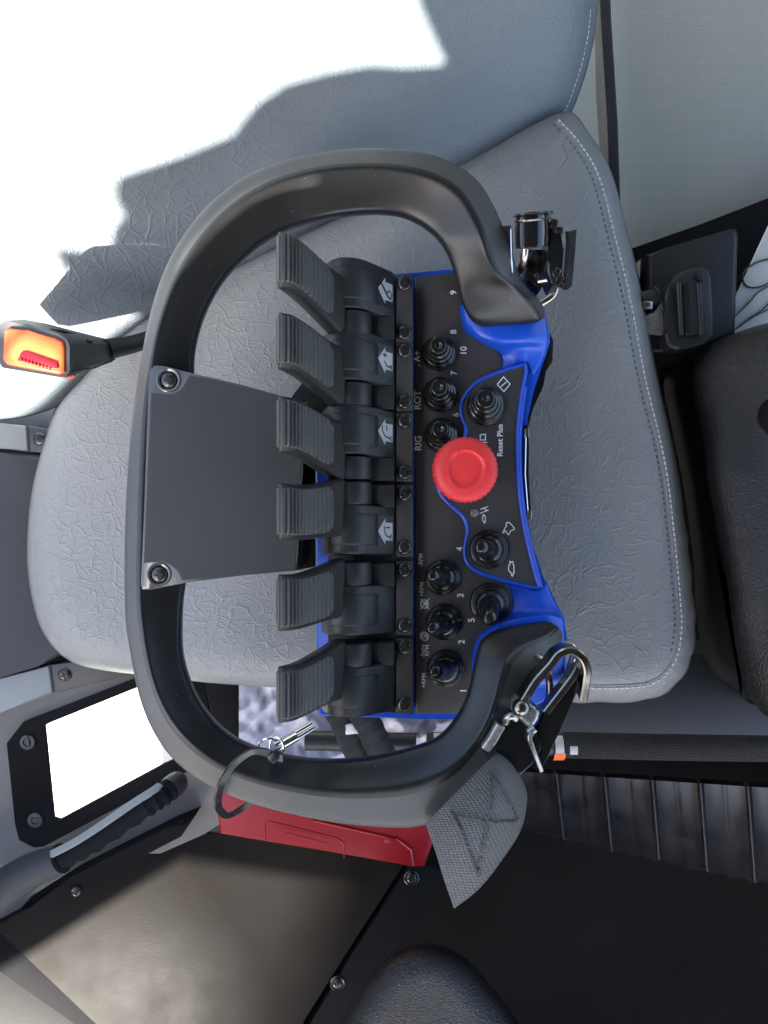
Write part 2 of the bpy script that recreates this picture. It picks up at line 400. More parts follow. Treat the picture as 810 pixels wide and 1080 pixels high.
# --- blue housing
bm = bmesh.new()
HO = [(348, 330), (352, 296), (360, 291), (434, 288), (470, 284.5), (490, 283), (540, 300), (566, 318), (580, 345), (581, 360), (572, 385), (563, 412), (557, 440), (554, 470), (553, 500), (555, 540), (561, 572), (572, 606), (586, 634), (596, 652), (598, 672), (598, 705), (592, 732), (560, 748), (490, 758.5), (436, 758), (338, 756), (334, 748), (334, 440), (340, 400)]
prism(bm, HO, .5035, .535, .0022, 3)
house = obj('housing', bm, 'blue', rem)
def shoulder(rows):
    bm = bmesh.new(); grid(bm, [[W(*p) for p in r] for r in rows], 5, skirt=1-.52); return bm
obj('corner_shoulder', shoulder([
 [(486, 318, .490), (505, 316, .489), (525, 318, .489), (545, 320, .490), (562, 322, .492), (577, 330, .496)],
 [(488, 340, .494), (503, 350, .490), (520, 352, .4875), (540, 351, .487), (560, 350, .488), (580, 352, .494)],
 [(493, 352, .4995), (508, 361, .496), (523, 363, .491), (542, 361.5, .489), (560, 360.5, .490), (581, 361, .496)],
 [(514, 366, .5025), (520, 368, .501), (530, 368, .498), (545, 367, .4955), (560, 366, .495), (577, 372, .499)],
 [(529, 377, .503), (532, 377, .502), (538, 376, .500), (547, 375, .498), (557, 374, .498), (570, 388, .502)],
 [(524, 398, .503), (532, 393, .502), (540, 389.5, .5015), (548, 385.5, .501), (556, 382, .5005), (562, 398, .503)]]), 'blue', rem, subd=1)
obj('corner_shoulder', shoulder([
 [(515, 608, .503), (528, 612, .502), (540, 615, .5015), (552, 618, .501), (566, 622, .5005), (577, 613, .503)],
 [(538, 630, .503), (545, 630, .502), (552, 630, .501), (560, 631, .500), (570, 632, .499), (584, 630, .502)],
 [(538, 645, .502), (546, 645, .500), (555, 645, .498), (565, 645, .4965), (575, 645, .496), (591, 643, .499)],
 [(528, 655, .499), (540, 651, .495), (552, 650, .492), (565, 649, .4895), (577, 648, .490), (594.5, 651, .495)],
 [(508, 668, .498), (520, 661, .491), (538, 656.5, .488), (558, 653.5, .487), (578, 652, .488), (597, 658, .494)],
 [(498, 690, .499), (512, 685, .490), (532, 680, .489), (555, 678, .489), (577, 676, .490), (598, 685, .496)],
 [(496, 728, .502), (512, 728, .501), (532, 728, .500), (555, 730, .500), (577, 728, .500), (597, 728, .502)]]), 'blue', rem, subd=1)
# --- black control panel film
bm = bmesh.new()
WAVE = [(554, 384), (535, 389), (510, 399), (497, 409), (489, 420), (486, 431), (487.5, 441), (491, 450), (490, 460), (482, 475), (468, 490), (460, 505), (464, 520), (472, 530), (480, 537), (489, 546), (493, 560), (490, 577), (492, 592), (504, 603), (524, 610), (548, 616.5), (566, 620)]
PAN = [(438, 292), (484, 287), (486.5, 300), (486.5, 322), (488, 343), (495, 354), (506, 361), (518, 366), (526, 371), (529.5, 380), (528.5, 389), (522, 397)]
PAN += [(512, 406), (500, 430), (500, 460), (490, 500), (500, 545), (504, 560), (504, 590), (514, 601), (528, 606), (538, 621), (541, 640), (532, 654), (516, 661), (504, 674), (498, 692), (496.5, 728), (488, 752.5), (439, 752.5)]
prism(bm, PAN, D_P+.0012, .506, .0004, 2)
obj('control_panel', bm, 'panel', rem)
# --- raised panel with blue rim
RIGHT = [(568, 619), (562, 596), (553, 558), (547.5, 520), (545.5, 490), (545.5, 460), (548, 430), (551.5, 408), (556.5, 384)]
SUBP = cr(WAVE, 3)[:-1]+cr(RIGHT, 3)[:-1]
bm = bmesh.new(); prism(bm, SUBP, .4985, .506, .0004, 2); obj('raised_panel', bm, 'panel', rem)
bm = bmesh.new(); tube(bm, [W(u, v, .4985) for u, v in SUBP], .00125, 8, closed=True)
tube(bm, [W(u+2.6, v, .4992) for u, v in cr(RIGHT[:-1], 3)], .0013, 8)
obj('panel_rim', bm, 'blue', rem)
# --- side window strip
bm = bmesh.new(); prism(bm, [(553, 449), (557, 448), (558, 470), (557.5, 500), (560, 540), (561, 547), (556, 548), (553.5, 520), (552, 485)], .503, .515, .0006)
obj('side_window', bm, 'blacknickel', rem)
bm = bmesh.new(); box(bm, W(555.5, 457, .5025), .003, .006, .003, .0006); box(bm, W(558, 543, .5025), .003, .006, .003, .0006); tube(bm, [W(554.5, 455, .5025), W(553.5, 500, .5025), W(556.5, 540, .5025)], .0006, 6)
obj('window_trim', bm, 'chrome', rem)
# --- guard frame
FR = [((512,345),(572,341),(576,337)), ((497,336),(560,321),(573,320)), ((487,316),(541,302),(560,305)), ((482,295),(525,290),(549,288)), ((474,270),(514,270),(540,262)),
 ((464,252),(508,250),(531,236)), ((452,240),(498,228),(521,214)), ((436,230),(486,208),(506,190)), ((415,223),(465,191),(480,171)), ((385,222),(433,180),(445,159)),
 ((350,226),(385,176),(390,154)), ((310,236),(330,181),(325,161)), ((278,252),(277,199),(268,179)), ((250,275),(236,228),(224,209)), ((228,302),(206,262),(192,247)),
 ((212,335),(184,300),(170,289)), ((204,367),(168,345),(155,339)), ((203,392),(160,385),(147,384)), ((206,440),(154,430),(139,430)), ((204,510),(150,500),(133,500)),
 ((200,570),(148,570),(130,566)), ((195,612),(147,620),(130,620)), ((191,640),(149,652),(131,657)), ((190,680),(155,692),(138,701)), ((194,706),(164,726),(147,741)),
 ((205,735),(179,757),(163,778)), ((222,760),(201,783),(187,808)), ((245,780),(229,804),(218,829)), ((275,793),(263,818),(255,846)), ((310,801),(304,828),(300,859)),
 ((350,804),(350,834),(348,869)), ((395,800),(400,833),(400,875)), ((435,790),(441,826),(447,874)), ((463,779),(478,807),(490,853)), ((482,757),(503,780),(516,816)),
 ((494,732),(519,748),(536,778)), ((501,700),(531,704),(554,742)), ((506,680),(538,690),(566,714)), ((519,668),(553,679),(580,695)), ((550,660),(575,671),(592,682)), ((582,655),(590,660),(595,668))]
NF = len(FR)
flat = []
for i, (a, b, c) in enumerate(FR):
    e = min(i, NF-1-i); k = max(0, 1-e/5.0)**1.4
    flat.append((*a, .460+.0265*k, *b, .449+.034*k, *c, .457+.037*k))
rings = []
for t in cr(flat, 3):
    A = W(*t[0:3]); B = W(*t[3:6]); C = W(*t[6:9])
    dn = Vector((0, 0, -1))
    # cross-section: inner wall, face, rounded ridge, outer skirt, underside
    sec = [A+dn*.020+(B-A)*.10, A+dn*.004, A+dn*.0012+(B-A)*.012, A+(B-A)*.05, A+(B-A)*.5+dn*.0012, A+(B-A)*.88+dn*.0006, A+(B-A)*.96, B+(C-B)*.05, B+(C-B)*.16, B+(C-B)*.55, B+(C-B)*.93, C+dn*.0015, C+dn*.012+(A-C)*.02, C+dn*.018+(A-C)*.1]
    rings.append(sec)
bm = bmesh.new(); loft(bm, rings, True, True, seg={8: 1, 9: 1, 10: 1, 11: 1})
obj('guard_frame', bm, ['frame', 'skirt'], rem, subd=1)
# --- name plate on the frame
bm = bmesh.new()
NP = [(163, 385), (175, 386), (200, 393), (260, 407), (324, 425), (318, 515), (313, 602), (255, 607), (200, 614), (160, 622), (150, 622), (148, 616), (152, 540), (155, 450), (157, 391)]
prism(bm, NP, .4472, .4505, .0008, 2)
npl = obj('cover_plate', bm, 'clear', rem)
bm = bmesh.new()
def shrink(P, k):
    out = []; n = len(P)
    for i in range(n):
        a = Vector(P[i-1]); b = Vector(P[(i+1) % n]); t = (b-a).normalized(); out.append((P[i][0]-t.y*k, P[i][1]+t.x*k))
    return out
NPI = [(200, 396), (260, 410.5), (321, 427.5), (315.5, 515), (311, 600), (255, 604.5), (192, 612), (188, 602), (180, 595), (170, 592), (151.5, 594), (154, 540), (158, 450), (159.5, 414), (180, 417), (192, 411)]
prism(bm, NPI, .4469, .4480, .0002, 1); obj('printed_film', bm, 'nameplate', npl)
for (u, v, a) in ((178, 401, .2), (168, 606, .1)):
    bm = bmesh.new(); lathe(bm, W(u, v, .4472), [(.0072, 0), (.0072, .0006), (.0066, .0009), (.0054, .0004), (.0052, 0)], n=32); obj('screw_ring', bm, 'clear', npl)
    bm = bmesh.new(); screw(bm, W(u, v, .4470), .0045, .0016, a); obj('screw', bm, ['screw', 'dark'], npl)
bm = bmesh.new(); prism(bm, [(312, 425), (333, 432), (331, 500), (331, 598), (312, 602)], .462, .474, .001)
for v0, v1 in ((430, 470), (474, 515), (519, 560), (564, 598)):
    tube(bm, [W(316, v0, .459), W(315, v1, .459)], .0022, 10)
obj('plate_hinge', bm, 'mattblack', rem)
bm = bmesh.new()
grid(bm, [[W(300, 430, .50), W(318, 405, .50), W(333, 396, .50)], [W(310, 452, .50), W(330, 440, .50), W(345, 430, .50)]], 2)
obj('rear_webbing', bm, 'webdark', rem, solid=.002)
# --- levers
bm = bmesh.new(); prism(bm, [(362, 302), (436, 293), (436, 754), (346, 746), (346, 440)], .4875, .504, .001); obj('lever_tray', bm, 'lever', rem)
def lever(yc, top, decal, plate_h):
    sgn = 1 if top else -1                                  # boot on the upper or lower half
    Y = (540-yc)/FPX*.488; Z = 1-.490
    def Lp(x, y, z): return Vector((x, Y+y+.0765*z, Z+z))
    hp = plate_h/FPX*.486/2
    prof = [(.0067, 0), (.0067, .0045), (.0052, .0085), (-.0041, .0185), (-.0100, .0250), (-.0144, .0285), (-.0200, .0305), (-.0262, .0305), (-.0320, .0270), (-.0365, .0190), (-.0395, .0080), (-.0405, 0)]
    prof = cr(prof, 2)
    def band(bm, y0, y1, off=0, ins=.0014, sub=None, mi=0):
        P = prof if sub is None else prof[sub[0]:sub[1]]
        cx = sum(p[0] for p in P)/len(P); cz = sum(p[1] for p in P)/len(P)
        ring = []
        for yy, k in ((y0, ins), (y0+ins*.35*(1 if y1 > y0 else -1), ins*.3), (y0+ins*(1 if y1 > y0 else -1), 0), (y1-ins*(1 if y1 > y0 else -1), 0), (y1-ins*.35*(1 if y1 > y0 else -1), ins*.3), (y1, ins)):
            r = []
            for i, p in enumerate(P):
                a = P[max(i-1, 0)]; b = P[min(i+1, len(P)-1)]; tx, tz = b[0]-a[0], b[1]-a[1]; l = math.hypot(tx, tz) or 1
                nx, nz = tz/l, -tx/l
                r.append(Lp(p[0]+nx*(off-k) if True else 0, yy, p[1]+nz*(off-k)))
            if sub is not None: r += [Lp(P[-1][0], yy, P[-1][1]-.004), Lp(P[0][0], yy, P[0][1]-.004)]
            ring.append(r)
        loft(bm, ring, True, True, mi)
    bm = bmesh.new()
    b0, b1 = sgn*-.0085, sgn*.0222
    band(bm, b0, b1)
    band(bm, b0+sgn*.0055, b1-sgn*.0055, .0007, .0012, (6, 17))
    lv = obj('lever', bm, 'lever', rem, angle=50)
    # mounting plate
    bm = bmesh.new()
    cx, cy = (.0073+.0184)/2, 0
    box(bm, Lp(cx+.0001, 0, .0015), .0112, hp*2, .006, .0011, 3)
    obj('mounting_plate', bm, 'plate', lv)
    for s in (-1, 1):
        bm = bmesh.new(); screw(bm, Lp(cx, s*(hp-.0058), .0046), .0047, .0018, .3+s*.5+yc)
        obj('screw', bm, ['screw', 'dark'], lv)
    # side block and pivot barrel
    bm = bmesh.new(); box(bm, Lp(-.0014, -sgn*.0152, .0068), .0158, .0145, .0145, .0009, 2); obj('side_block', bm, 'lever', lv)
    bm = bmesh.new()
    yb0, yb1 = -sgn*.0088, -sgn*.0228
    lathe(bm, Lp(-.0192, yb0, .0190), [(.0098, 0), (.011, .0004), (.0114, .001), (.0114, .0128), (.011, .0138), (.0098, .0144)], axis=(0, -sgn, 0), n=32)
    obj('pivot_barrel', bm, 'lever', lv)
    # paddle handle
    K = lambda P: [(-.0110+.736*x, z) for x, z in P]
    T = K([(-.0170, .0290), (-.0215, .0345), (-.0270, .0418), (-.0340, .0520), (-.0410, .0630), (-.0480, .0735), (-.0530, .0795), (-.0580, .0822), (-.0615, .0815), (-.0632, .0790)])
    B = K([(-.0270, .0150), (-.0330, .0215), (-.0390, .0300), (-.0455, .0405), (-.0515, .0510), (-.0570, .0610), (-.0605, .0680), (-.0628, .0735), (-.0637, .0765), (-.0638, .0775)])
    st = cr([(*a, *b) for a, b in zip(T, B)], 3); n = len(st)
    def wid(s):                                           # lower / upper y of the paddle along its length
        k = min(1, s/.62); k = k*k*(3-2*k)
        c = -sgn*.0066*(1-k); h = .0172*(1-k)+.0153*k
        if s < .25: h += .0012*(1-s/.25)
        return c-h, c+h
    rings = []
    for i, (tx, tz, bx, bz) in enumerate(st):
        s = i/(n-1); y0, y1 = wid(s); ch = .0034 if i < n-1 else .004
        if i > n-4: y0 += .0009*(i-n+4); y1 -= .0009*(i-n+4)
        vx, vz = bx-tx, bz-tz; L = math.hypot(vx, vz); vx /= L; vz /= L; c2 = min(.0036, L*.4)
        q = lambda y, k: Lp(tx+vx*k, y, tz+vz*k)
        rings.append([q(y0+ch, 0), q((y0+y1)/2, 0), q(y1-ch, 0), q(y1-ch*.3, c2*.3), q(y1, c2), q(y1, L-c2), q(y1-ch, L), q(y0+ch, L), q(y0, L-c2), q(y0, c2), q(y0+ch*.3, c2*.3)])
    bm = bmesh.new(); loft(bm, rings, True, True); obj('paddle', bm, 'lever', lv, angle=55)
    # ribbed rubber pad
    fine = cr([t for t in T], 26); nf = len(fine); i0 = int(nf*.225); rows = []
    tot = nf-1
    for i in range(i0, nf):
        s = i/tot; a = fine[max(i-1, 0)]; b = fine[min(i+1, tot)]; tx, tz = b[0]-a[0], b[1]-a[1]; l = math.hypot(tx, tz); nx, nz = tz/l, -tx/l
        if nz < 0 and s < .9: nx, nz = -nx, -nz
        y0, y1 = wid(s); y0 += .0024; y1 -= .0024
        h = .0009
        if s < .74: h += .0012*(abs(math.sin((s-.2)/.54*math.pi*12))**1.5)-.0004
        elif s < .765: h -= .0007
        elif .84 < s < .855: h -= .0006
        elif .77 < s < .775: h += .0003
        edge = 1
        if i == i0: h = -.001
        if s < .31: k = (s-.225)/.085; cut = .0045*(1-math.sqrt(max(0, 1-(1-k)**2))); y0 += cut; y1 -= cut
        wv = .0004*math.sin(s*60)
        ys = [y0, y0+.0003, y0+.001, (y0*2+y1)/3, (y0+y1*2)/3, y1-.001, y1-.0003, y1]
        hs = [-.001, h*.7, h, h, h, h, h*.7, -.001]
        rows.append([Lp(fine[i][0]+nx*q, y, fine[i][1]+nz*q) for y, q in zip(ys, hs)])
    bm = bmesh.new(); grid(bm, rows, uv=False); obj('grip_pad', bm, 'rubber', lv, angle=70)
    # arrow decal on the slope of the boot
    if decal:
        def dp(a, y, o):                                    # a 0..1 along slope from the left
            x0, z0, x1, z1 = -.0046, .0190, .0050, .0087
            nx, nz = .73, .68
            return Lp(x0+(x1-x0)*a+nx*o, y, z0+(z1-z0)*a+nz*o)
        yc2 = sgn*.0075; bm = bmesh.new()
        def quad(pts, o, mi):
            f = bm.faces.new([bm.verts.new(dp(a, yc2+y, o)) for a, y in pts]); f.material_index = mi
        quad([(0, -.0098), (1.04, -.0098), (1.04, .0098), (0, .0098)], .00045, 0)
        quad([(.05, 0), (.52, .0083), (.52, .0056), (1.0, .0056), (1.0, -.0056), (.52, -.0056), (.52, -.0083)], .0006, 1)
        def glyph(lines, w):
            for (a0, y0), (a1, y1) in lines:
                dx, dy = (a1-a0)*.014, y1-y0; l = math.hypot(dx, dy) or 1; px, py = -dy/l*w/.014, dx/l*w
                quad([(a0+px, y0+py), (a1+px, y1+py), (a1-px, y1-py), (a0-px, y0-py)], .0007, 0)
        if decal == 1:
            glyph([((.25, .004), (.42, .0012)), ((.42, .0012), (.7, -.0032)), ((.7, -.0032), (.9, -.0045))], .0007)
            glyph([((.62, -.001), (.8, .001)), ((.8, .001), (.95, -.001)), ((.95, -.001), (.9, -.0035))], .0004)
        elif decal == 2:
            glyph([((.35, .0032), (.62, .0032)), ((.48, .0018), (.48, .0045)), ((.45, -.0005), (.62, -.0035)), ((.62, -.0035), (.92, -.0035)), ((.9, -.005), (.9, -.002))], .0005)
        elif decal == 3:
            glyph([((.6, .0045), (.62, .001)), ((.3, .001), (.5, -.0025)), ((.5, -.0025), (.85, -.0035)), ((.3, .001), (.35, .004)), ((.88, -.005), (.88, -.002))], .0005)
        else:
            glyph([((.45, .0035), (.45, .0005)), ((.45, .0005), (.6, -.003)), ((.6, -.003), (.9, -.0035)), ((.55, .0025), (.85, .0025)), ((.85, -.005), (.9, -.0015))], .0005)
        obj('arrow_decal', bm, ['decal', 'decal_grey'], lv, smooth=False, flip=False)
for yc, top, dec, ph in ((326.5, True, 1, 71), (398, True, 2, 73), (472, True, 3, 73), (549.5, False, 4, 76), (630.5, False, 0, 78), (712, False, 0, 79)):
    lever(yc, top, dec, ph)
# --- toggle switches with rubber boots
def toggle(u, v, d, r_px, kind, tilt):
    k = d/FPX; r = r_px*k; c = W(u, v, d); tx, ty = tilt[0]*k, -tilt[1]*k
    bm = bmesh.new()
    H = .0185 if kind == 'up' else .028
    def bend(h):
        t = max(0, (h-.002)/(H-.002)); t = t**1.25
        return Vector((tx*t, ty*t, 0))
    # washer nut under the boot
    lathe(bm, c, [(r*1.0, -.002), (r*1.0, .0012), (r*.97, .0022), (r*.92, .0028), (r*.84, .0030)], n=48)
    if kind == 'up':
        P = [(.88, .0026), (.93, .0032), (.945, .0042), (.93, .0054), (.88, .0062), (.80, .0064), (.775, .0068), (.785, .0080), (.775, .0094), (.73, .0103), (.655, .0105), (.635, .0109), (.645, .0122), (.63, .0136), (.585, .0143), (.52, .0145), (.505, .0150), (.505, .0172), (.49, .0186), (.45, .0194), (.37, .0197), (.17, .0197), (.12, .0190), (0, .0190)]
    else:
        P = [(.86, .0026), (.87, .0034), (.85, .0043), (.79, .0048), (.72, .0047), (.70, .0051), (.70, .0064), (.66, .0074), (.57, .0078), (.54, .0082), (.53, .0095), (.49, .0106), (.455, .0112), (.445, .0125), (.44, .0180), (.435, .0210), (.405, .0238), (.34, .0260), (.24, .0274), (.12, .0280), (0, .0281)]
    lathe(bm, c, [(r*a, h) for a, h in P], n=48, bend=bend)
    t = obj('toggle_switch', bm, 'boot', rem, angle=60)
    return t
for a in ((463, 373, D_P, 18.3, 'up', (-3, -2)), (464, 416.5, D_P, 18.3, 'up', (-3, -3)), (465, 459, D_P, 18.3, 'up', (-3, -3)), (512, 429, .4975, 20.2, 'up', (-4, -4)),
          (515, 579.5, .4975, 20.6, 'tip', (-14, -5)), (466.5, 609, D_P, 18.8, 'tip', (-14, -6)), (468, 656, D_P, 19, 'tip', (-16, 0)), (470, 705, D_P, 19.6, 'tip', (-15, -6)), (516, 636, D_P, 21, 'tip', (-6, 11))):
    toggle(*a)
# --- emergency stop
c = W(493.5, 498.5, .4975)
bm = bmesh.new()
lathe(bm, c, [(.0105, -.002), (.0105, .0002), (.010, .001), (.009, .012), (.012, .016), (.0165, .0175)], n=40)
es = obj('emergency_stop', bm, 'mattblack', rem)
h0 = W(491, 495, .4690); h0.z -= 0
bm = bmesh.new()
n = 144; prof = [(.0145, -.0085), (.0188, -.0080), (.0200, -.0066), (.0204, -.0040), (.0202, -.0012), (.0195, .0006), (.0178, .0018), (.0150, .0026), (.0128, .0030), (.0120, .00305), (.0113, .0026), (.0106, .0020), (.0092, .0019), (.0050, .0023), (.0003, .0025)]
rings = []
for r, h in prof:
    edge = 1 if r > .0187 else 0
    rings.append([h0+Vector((math.cos(a)*rr, math.sin(a)*rr+.05*h, h)) for a, rr in ((2*math.pi*k/n, r+edge*.00028*math.cos(k/n*2*math.pi*36)) for k in range(n))])
loft(bm, rings, True, True); obj('mushroom_head', bm, 'red', es, angle=50)
bm = bmesh.new()
for a0 in (40, 160, 280):
    pts = [h0+Vector((math.cos(math.radians(a))*.0121, math.sin(math.radians(a))*.0121, .00305)) for a in range(a0, a0+75, 5)]
    tube(bm, pts, .0005, 6, flat=(.0008, .0006))
    e = pts[-1]; dr = (pts[-1]-pts[-2]).normalized(); q = Vector((-dr.y, dr.x, 0))
    bm.faces.new([bm.verts.new(p+Vector((0, 0, .0003))) for p in (e+q*.0019, e+dr*.003, e-q*.0019)])
obj('turn_arrow', bm, 'red', es)
# --- indicator lamp
bm = bmesh.new(); lathe(bm, W(500, 541, .4985), [(.0027, -.001), (.0027, .0004), (.0022, .001), (.001, .0014), (0, .0015)], n=24); obj('indicator_lamp', bm, 'led', rem)
# --- writing
DT = D_P+.0012-.00012; DS = .4985-.00012
for s, u, v, d, sz in (('9', 478.5, 308.5, DT, 9), ('8', 478.5, 350, DT, 9), ('10', 489, 370, DT, 9.5), ('7', 479, 393.5, DT, 9), ('6', 481, 437.5, DT, 9), ('4', 485, 579, DT, 9.5), ('3', 486, 628, DT, 9.5), ('5', 497.5, 654, DT, 9.5), ('2', 487, 677, DT, 9.5), ('1', 489, 728.5, DT, 9.5)):
    text(rem, 'switch_number', s, u, v, d, sz)
for s, u, v, d, sz, sp in (('. A+', 440, 378, DT, 9.5, 1), ('ROT', 440.5, 422, DT, 10, 1), ('RIG', 441.5, 467.5, DT, 10, 1), ('Reset Plus', 527.5, 464.5, DS, 8.2, 1.0), ('-RPM', 444, 590.5, DT, 6.4, 1), ('+RPM', 445, 621.5, DT, 6.4, 1), ('Auto', 445.5, 686, DT, 6.4, 1), ('RPM', 450.5, 686, DT, 6.4, 1), ('+RPM', 447, 717.5, DT, 6.4, 1)):
    text(rem, 'switch_label', s, u, v, d, sz, spacing=sp)
bm = bmesh.new(); line_mark(bm, [(531, 397.5), (538, 405), (531.5, 413), (524.5, 405.5)], DS, 1.1, True); line_mark(bm, [(528.5, 407.5), (534, 403)], DS-.00003, 1.1); obj('diamond_symbol', bm, 'white', rem, smooth=False, flip=False)
bm = bmesh.new(); line_mark(bm, [(512, 458), (506.5, 458.5), (506.5, 464), (512, 464), (512, 458)], DS, 1.0); line_mark(bm, [(504, 467), (514, 466.5)], DS, .9); obj('stop_symbol', bm, 'white', rem, smooth=False, flip=False)
TUR = [(-2.2, -9), (-.8, -7), (1, -8.5), (2.2, -7), (2, -4.5), (3, -3), (3.2, 0), (3, 3), (3.5, 6), (2, 7), (1.8, 10), (.2, 10.2), (-.2, 6.5), (-2.5, 5), (-3.6, 2), (-3.8, -1), (-3, -4), (-1.8, -5.5)]
def turtle(u, v, k, d, w):
    bm = bmesh.new(); line_mark(bm, [(u+x*k, v+y*k) for x, y in cr(TUR, 2, True)], d, w, True); return obj('turtle_symbol', bm, 'white', rem, smooth=False, flip=False)
turtle(539.5, 599, .82, DS, .9)
turtle(510.5, 547, .45, DS, .8)
bm = bmesh.new(); line_mark(bm, [(506, 541.5), (515, 538)], DS, .8); line_mark(bm, [(507, 537), (510, 536), (514, 534.5)], DS-.00003, .9); line_mark(bm, [(510, 536), (513.5, 538.3)], DS-.00006, .9); obj('rabbit_symbol', bm, 'white', rem, smooth=False, flip=False)
RAB = [(531, 560), (532.5, 557), (534, 555), (534, 551.5), (536.5, 551), (539, 553), (542, 556.5), (542, 558.5), (538.5, 560), (536.5, 564), (534.5, 562), (533, 559.5), (531.5, 562), (530, 561.5)]
bm = bmesh.new(); line_mark(bm, cr(RAB, 2, True), DS, .9, True); obj('rabbit_symbol', bm, 'white', rem, smooth=False, flip=False)
def engine_mark(u, v, cross):
    bm = bmesh.new()
    line_mark(bm, [(u-3, v-3.5), (u-1, v-4.5), (u+2, v-3.5), (u+3.5, v-1), (u+3.5, v+2.5), (u+1, v+4.5), (u-2, v+4), (u-3.5, v+1)], DT, 1.0, True)
    line_mark(bm, [(u-2, v-2), (u+2, v-1.5), (u+1.5, v+2)], DT-.00004, .9); line_mark(bm, [(u-1.5, v+1.5), (u+.5, v-.5)], DT-.00005, 1.1)
    line_mark(bm, [(u-4.6, v-3), (u-4.6, v+3)], DT-.00005, .8)
    if cross: line_mark(bm, [(u-4.5, v-5.5), (u+4.5, v+5.5)], DT-.00008, .9); line_mark(bm, [(u-4.5, v+5.5), (u+4.5, v-5.5)], DT-.0001, .9)
    obj('engine_symbol', bm, 'white', rem, smooth=False, flip=False)
engine_mark(448, 637, True); engine_mark(448, 671, False)
bm = bmesh.new()
line_mark(bm, [(436, 366), (446, 366), (446.5, 478), (437, 478)], DT+.00002, .45); obj('label_outline', bm, 'rubber', rem, smooth=False, flip=False)
bm = bmesh.new(); line_mark(bm, [(522.5, 447), (533, 446), (534.5, 484), (524, 485)], DS+.00002, .4, True)
obj('label_outline', bm, 'rubber', rem, smooth=False, flip=False)
# --- wire rings for the harness
bm = bmesh.new()
tube(bm, cr([W(556, 689, .478), W(566, 691, .472), (W(575, 699, .466)), W(579, 715, .462), W(579.5, 732, .462), W(578, 746, .464), W(584, 748, .478), W(590, 735, .49), W(597, 715, .496), W(605, 690, .497), W(603, 681, .497), W(594, 679, .498)], 5), .0023, 12)
obj('harness_ring', bm, 'steel', rem)
bm = bmesh.new()
tube(bm, cr([W(542, 292, .484), W(549, 283, .472), W(553.5, 272, .463), W(554.5, 255, .459), W(560, 242, .46), W(575, 246, .475), W(586, 275, .492), W(586, 303, .495), W(582, 313, .497), W(570, 321, .499)], 5), .0024, 12)
obj('harness_ring', bm, 'steel', rem)
# ================================================================== HARNESS CLIPS AND STRAP
hk = thing('harness_clip', 'polished black steel snap hook with rivet and folded grey webbing strap, open hook end up', 'clip', W(560, 760, .50))
bm = bmesh.new()      # bent bar: left arm, crook, free end
arm = cr([W(551, 735, .452), W(563, 716, .450), W(578, 699, .448), W(587, 688, .447), W(599, 684, .447), W(610, 690, .447), (W(615.5, 702, .449)), W(615, 716, .452), W(612.5, 732, .455)], 6)
tube(bm, arm, 1, flat=(.0023, .0085), up=(0, 0, 1))
obj('hook', bm, 'gunmetal', hk)
bm = bmesh.new()
tube(bm, cr([W(574, 749, .450), W(588, 731, .449), W(603, 711, .448), W(608, 700, .450)], 5), 1, flat=(.0021, .0060), up=(0, 0, 1))
obj('gate_bar', bm, 'gunmetal', hk)
bm = bmesh.new()
prism(bm, [(574, 752), (608, 712), (613, 722), (601, 746), (588, 776), (578, 800), (570, 812), (562, 782)], .4515, .462, .001)
obj('gate_plate', bm, 'blacknickel', hk)
bm = bmesh.new()
prism(bm, [(519, 783), (530, 762), (541, 752), (566, 768), (571, 790), (562, 806), (549, 818), (531, 802)], .4490, .460, .0012)
obj('body_plate', bm, 'blacknickel', hk)
bm = bmesh.new(); prism(bm, [(541, 742), (546, 737), (553, 737), (566, 745), (571, 750), (569, 760), (562, 770), (555, 767), (541, 752)], .4465, .460, .0035, 4); obj('pivot_sleeve', bm, 'satin', hk)
bm = bmesh.new(); lathe(bm, W(550, 746.5, .4450), [(.0050, -.003), (.0050, 0), (.0045, .0018), (.003, .003), (.0012, .0036), (0, .0037)], n=28); obj('rivet', bm, 'gunmetal', hk)
bm = bmesh.new(); tube(bm, [W(512, 789, .4475), W(519, 779, .4465), W(527.5, 764, .4460)], 1, flat=(.0028, .0035), up=(0, 0, 1)); obj('slot_bar', bm, 'satin', hk)
bm = bmesh.new(); tube(bm, cr([W(533, 762, .450), W(535, 757, .447), (W(540, 755, .446)), W(544, 758, .448)], 4), .0022, 10); obj('spring_end', bm, 'satin', hk)
bm = bmesh.new()
tube(bm, cr([W(561, 772, .4475), W(558, 777, .4472), W(562, 790, .4478), W(570, 811, .452)], 4), 1, flat=(.0012, .003), up=(0, 0, 1)); tube(bm, [W(557, 773, .4470), W(564, 768, .4470)], .0026, 10)
obj('spring_blade', bm, 'satin', hk)
# strap: folded webbing, wide end hanging below
st = thing('webbing_strap', 'grey woven webbing strap end with stitched cross, hanging from the snap hook', 'strap', W(500, 880, .48))
rows = [[(449, 869, 0.451), (459, 898, 0.446), (468, 927, 0.446), (479, 958.5, 0.451)],
        [(468, 849, 0.444), (483, 876, 0.437), (494, 905, 0.437), (506, 937, 0.444)],
        [(489, 828, 0.441), (507, 853, 0.434), (519, 879, 0.434), (531, 905, 0.442)],
        [(509, 808, 0.442), (527, 829, 0.435), (540, 850, 0.436), (550, 874, 0.445)],
        [(521, 796, 0.446), (534, 807, 0.439), (547, 824, 0.441), (556, 842, 0.452)],
        [(524, 790, 0.455), (532, 797, 0.451), (543, 808, 0.453), (552, 824, 0.463)]]
bm = bmesh.new(); grid(bm, [[W(*p) for p in r] for r in rows], 8)
obj('webbing', bm, 'web', st, solid=.0024)
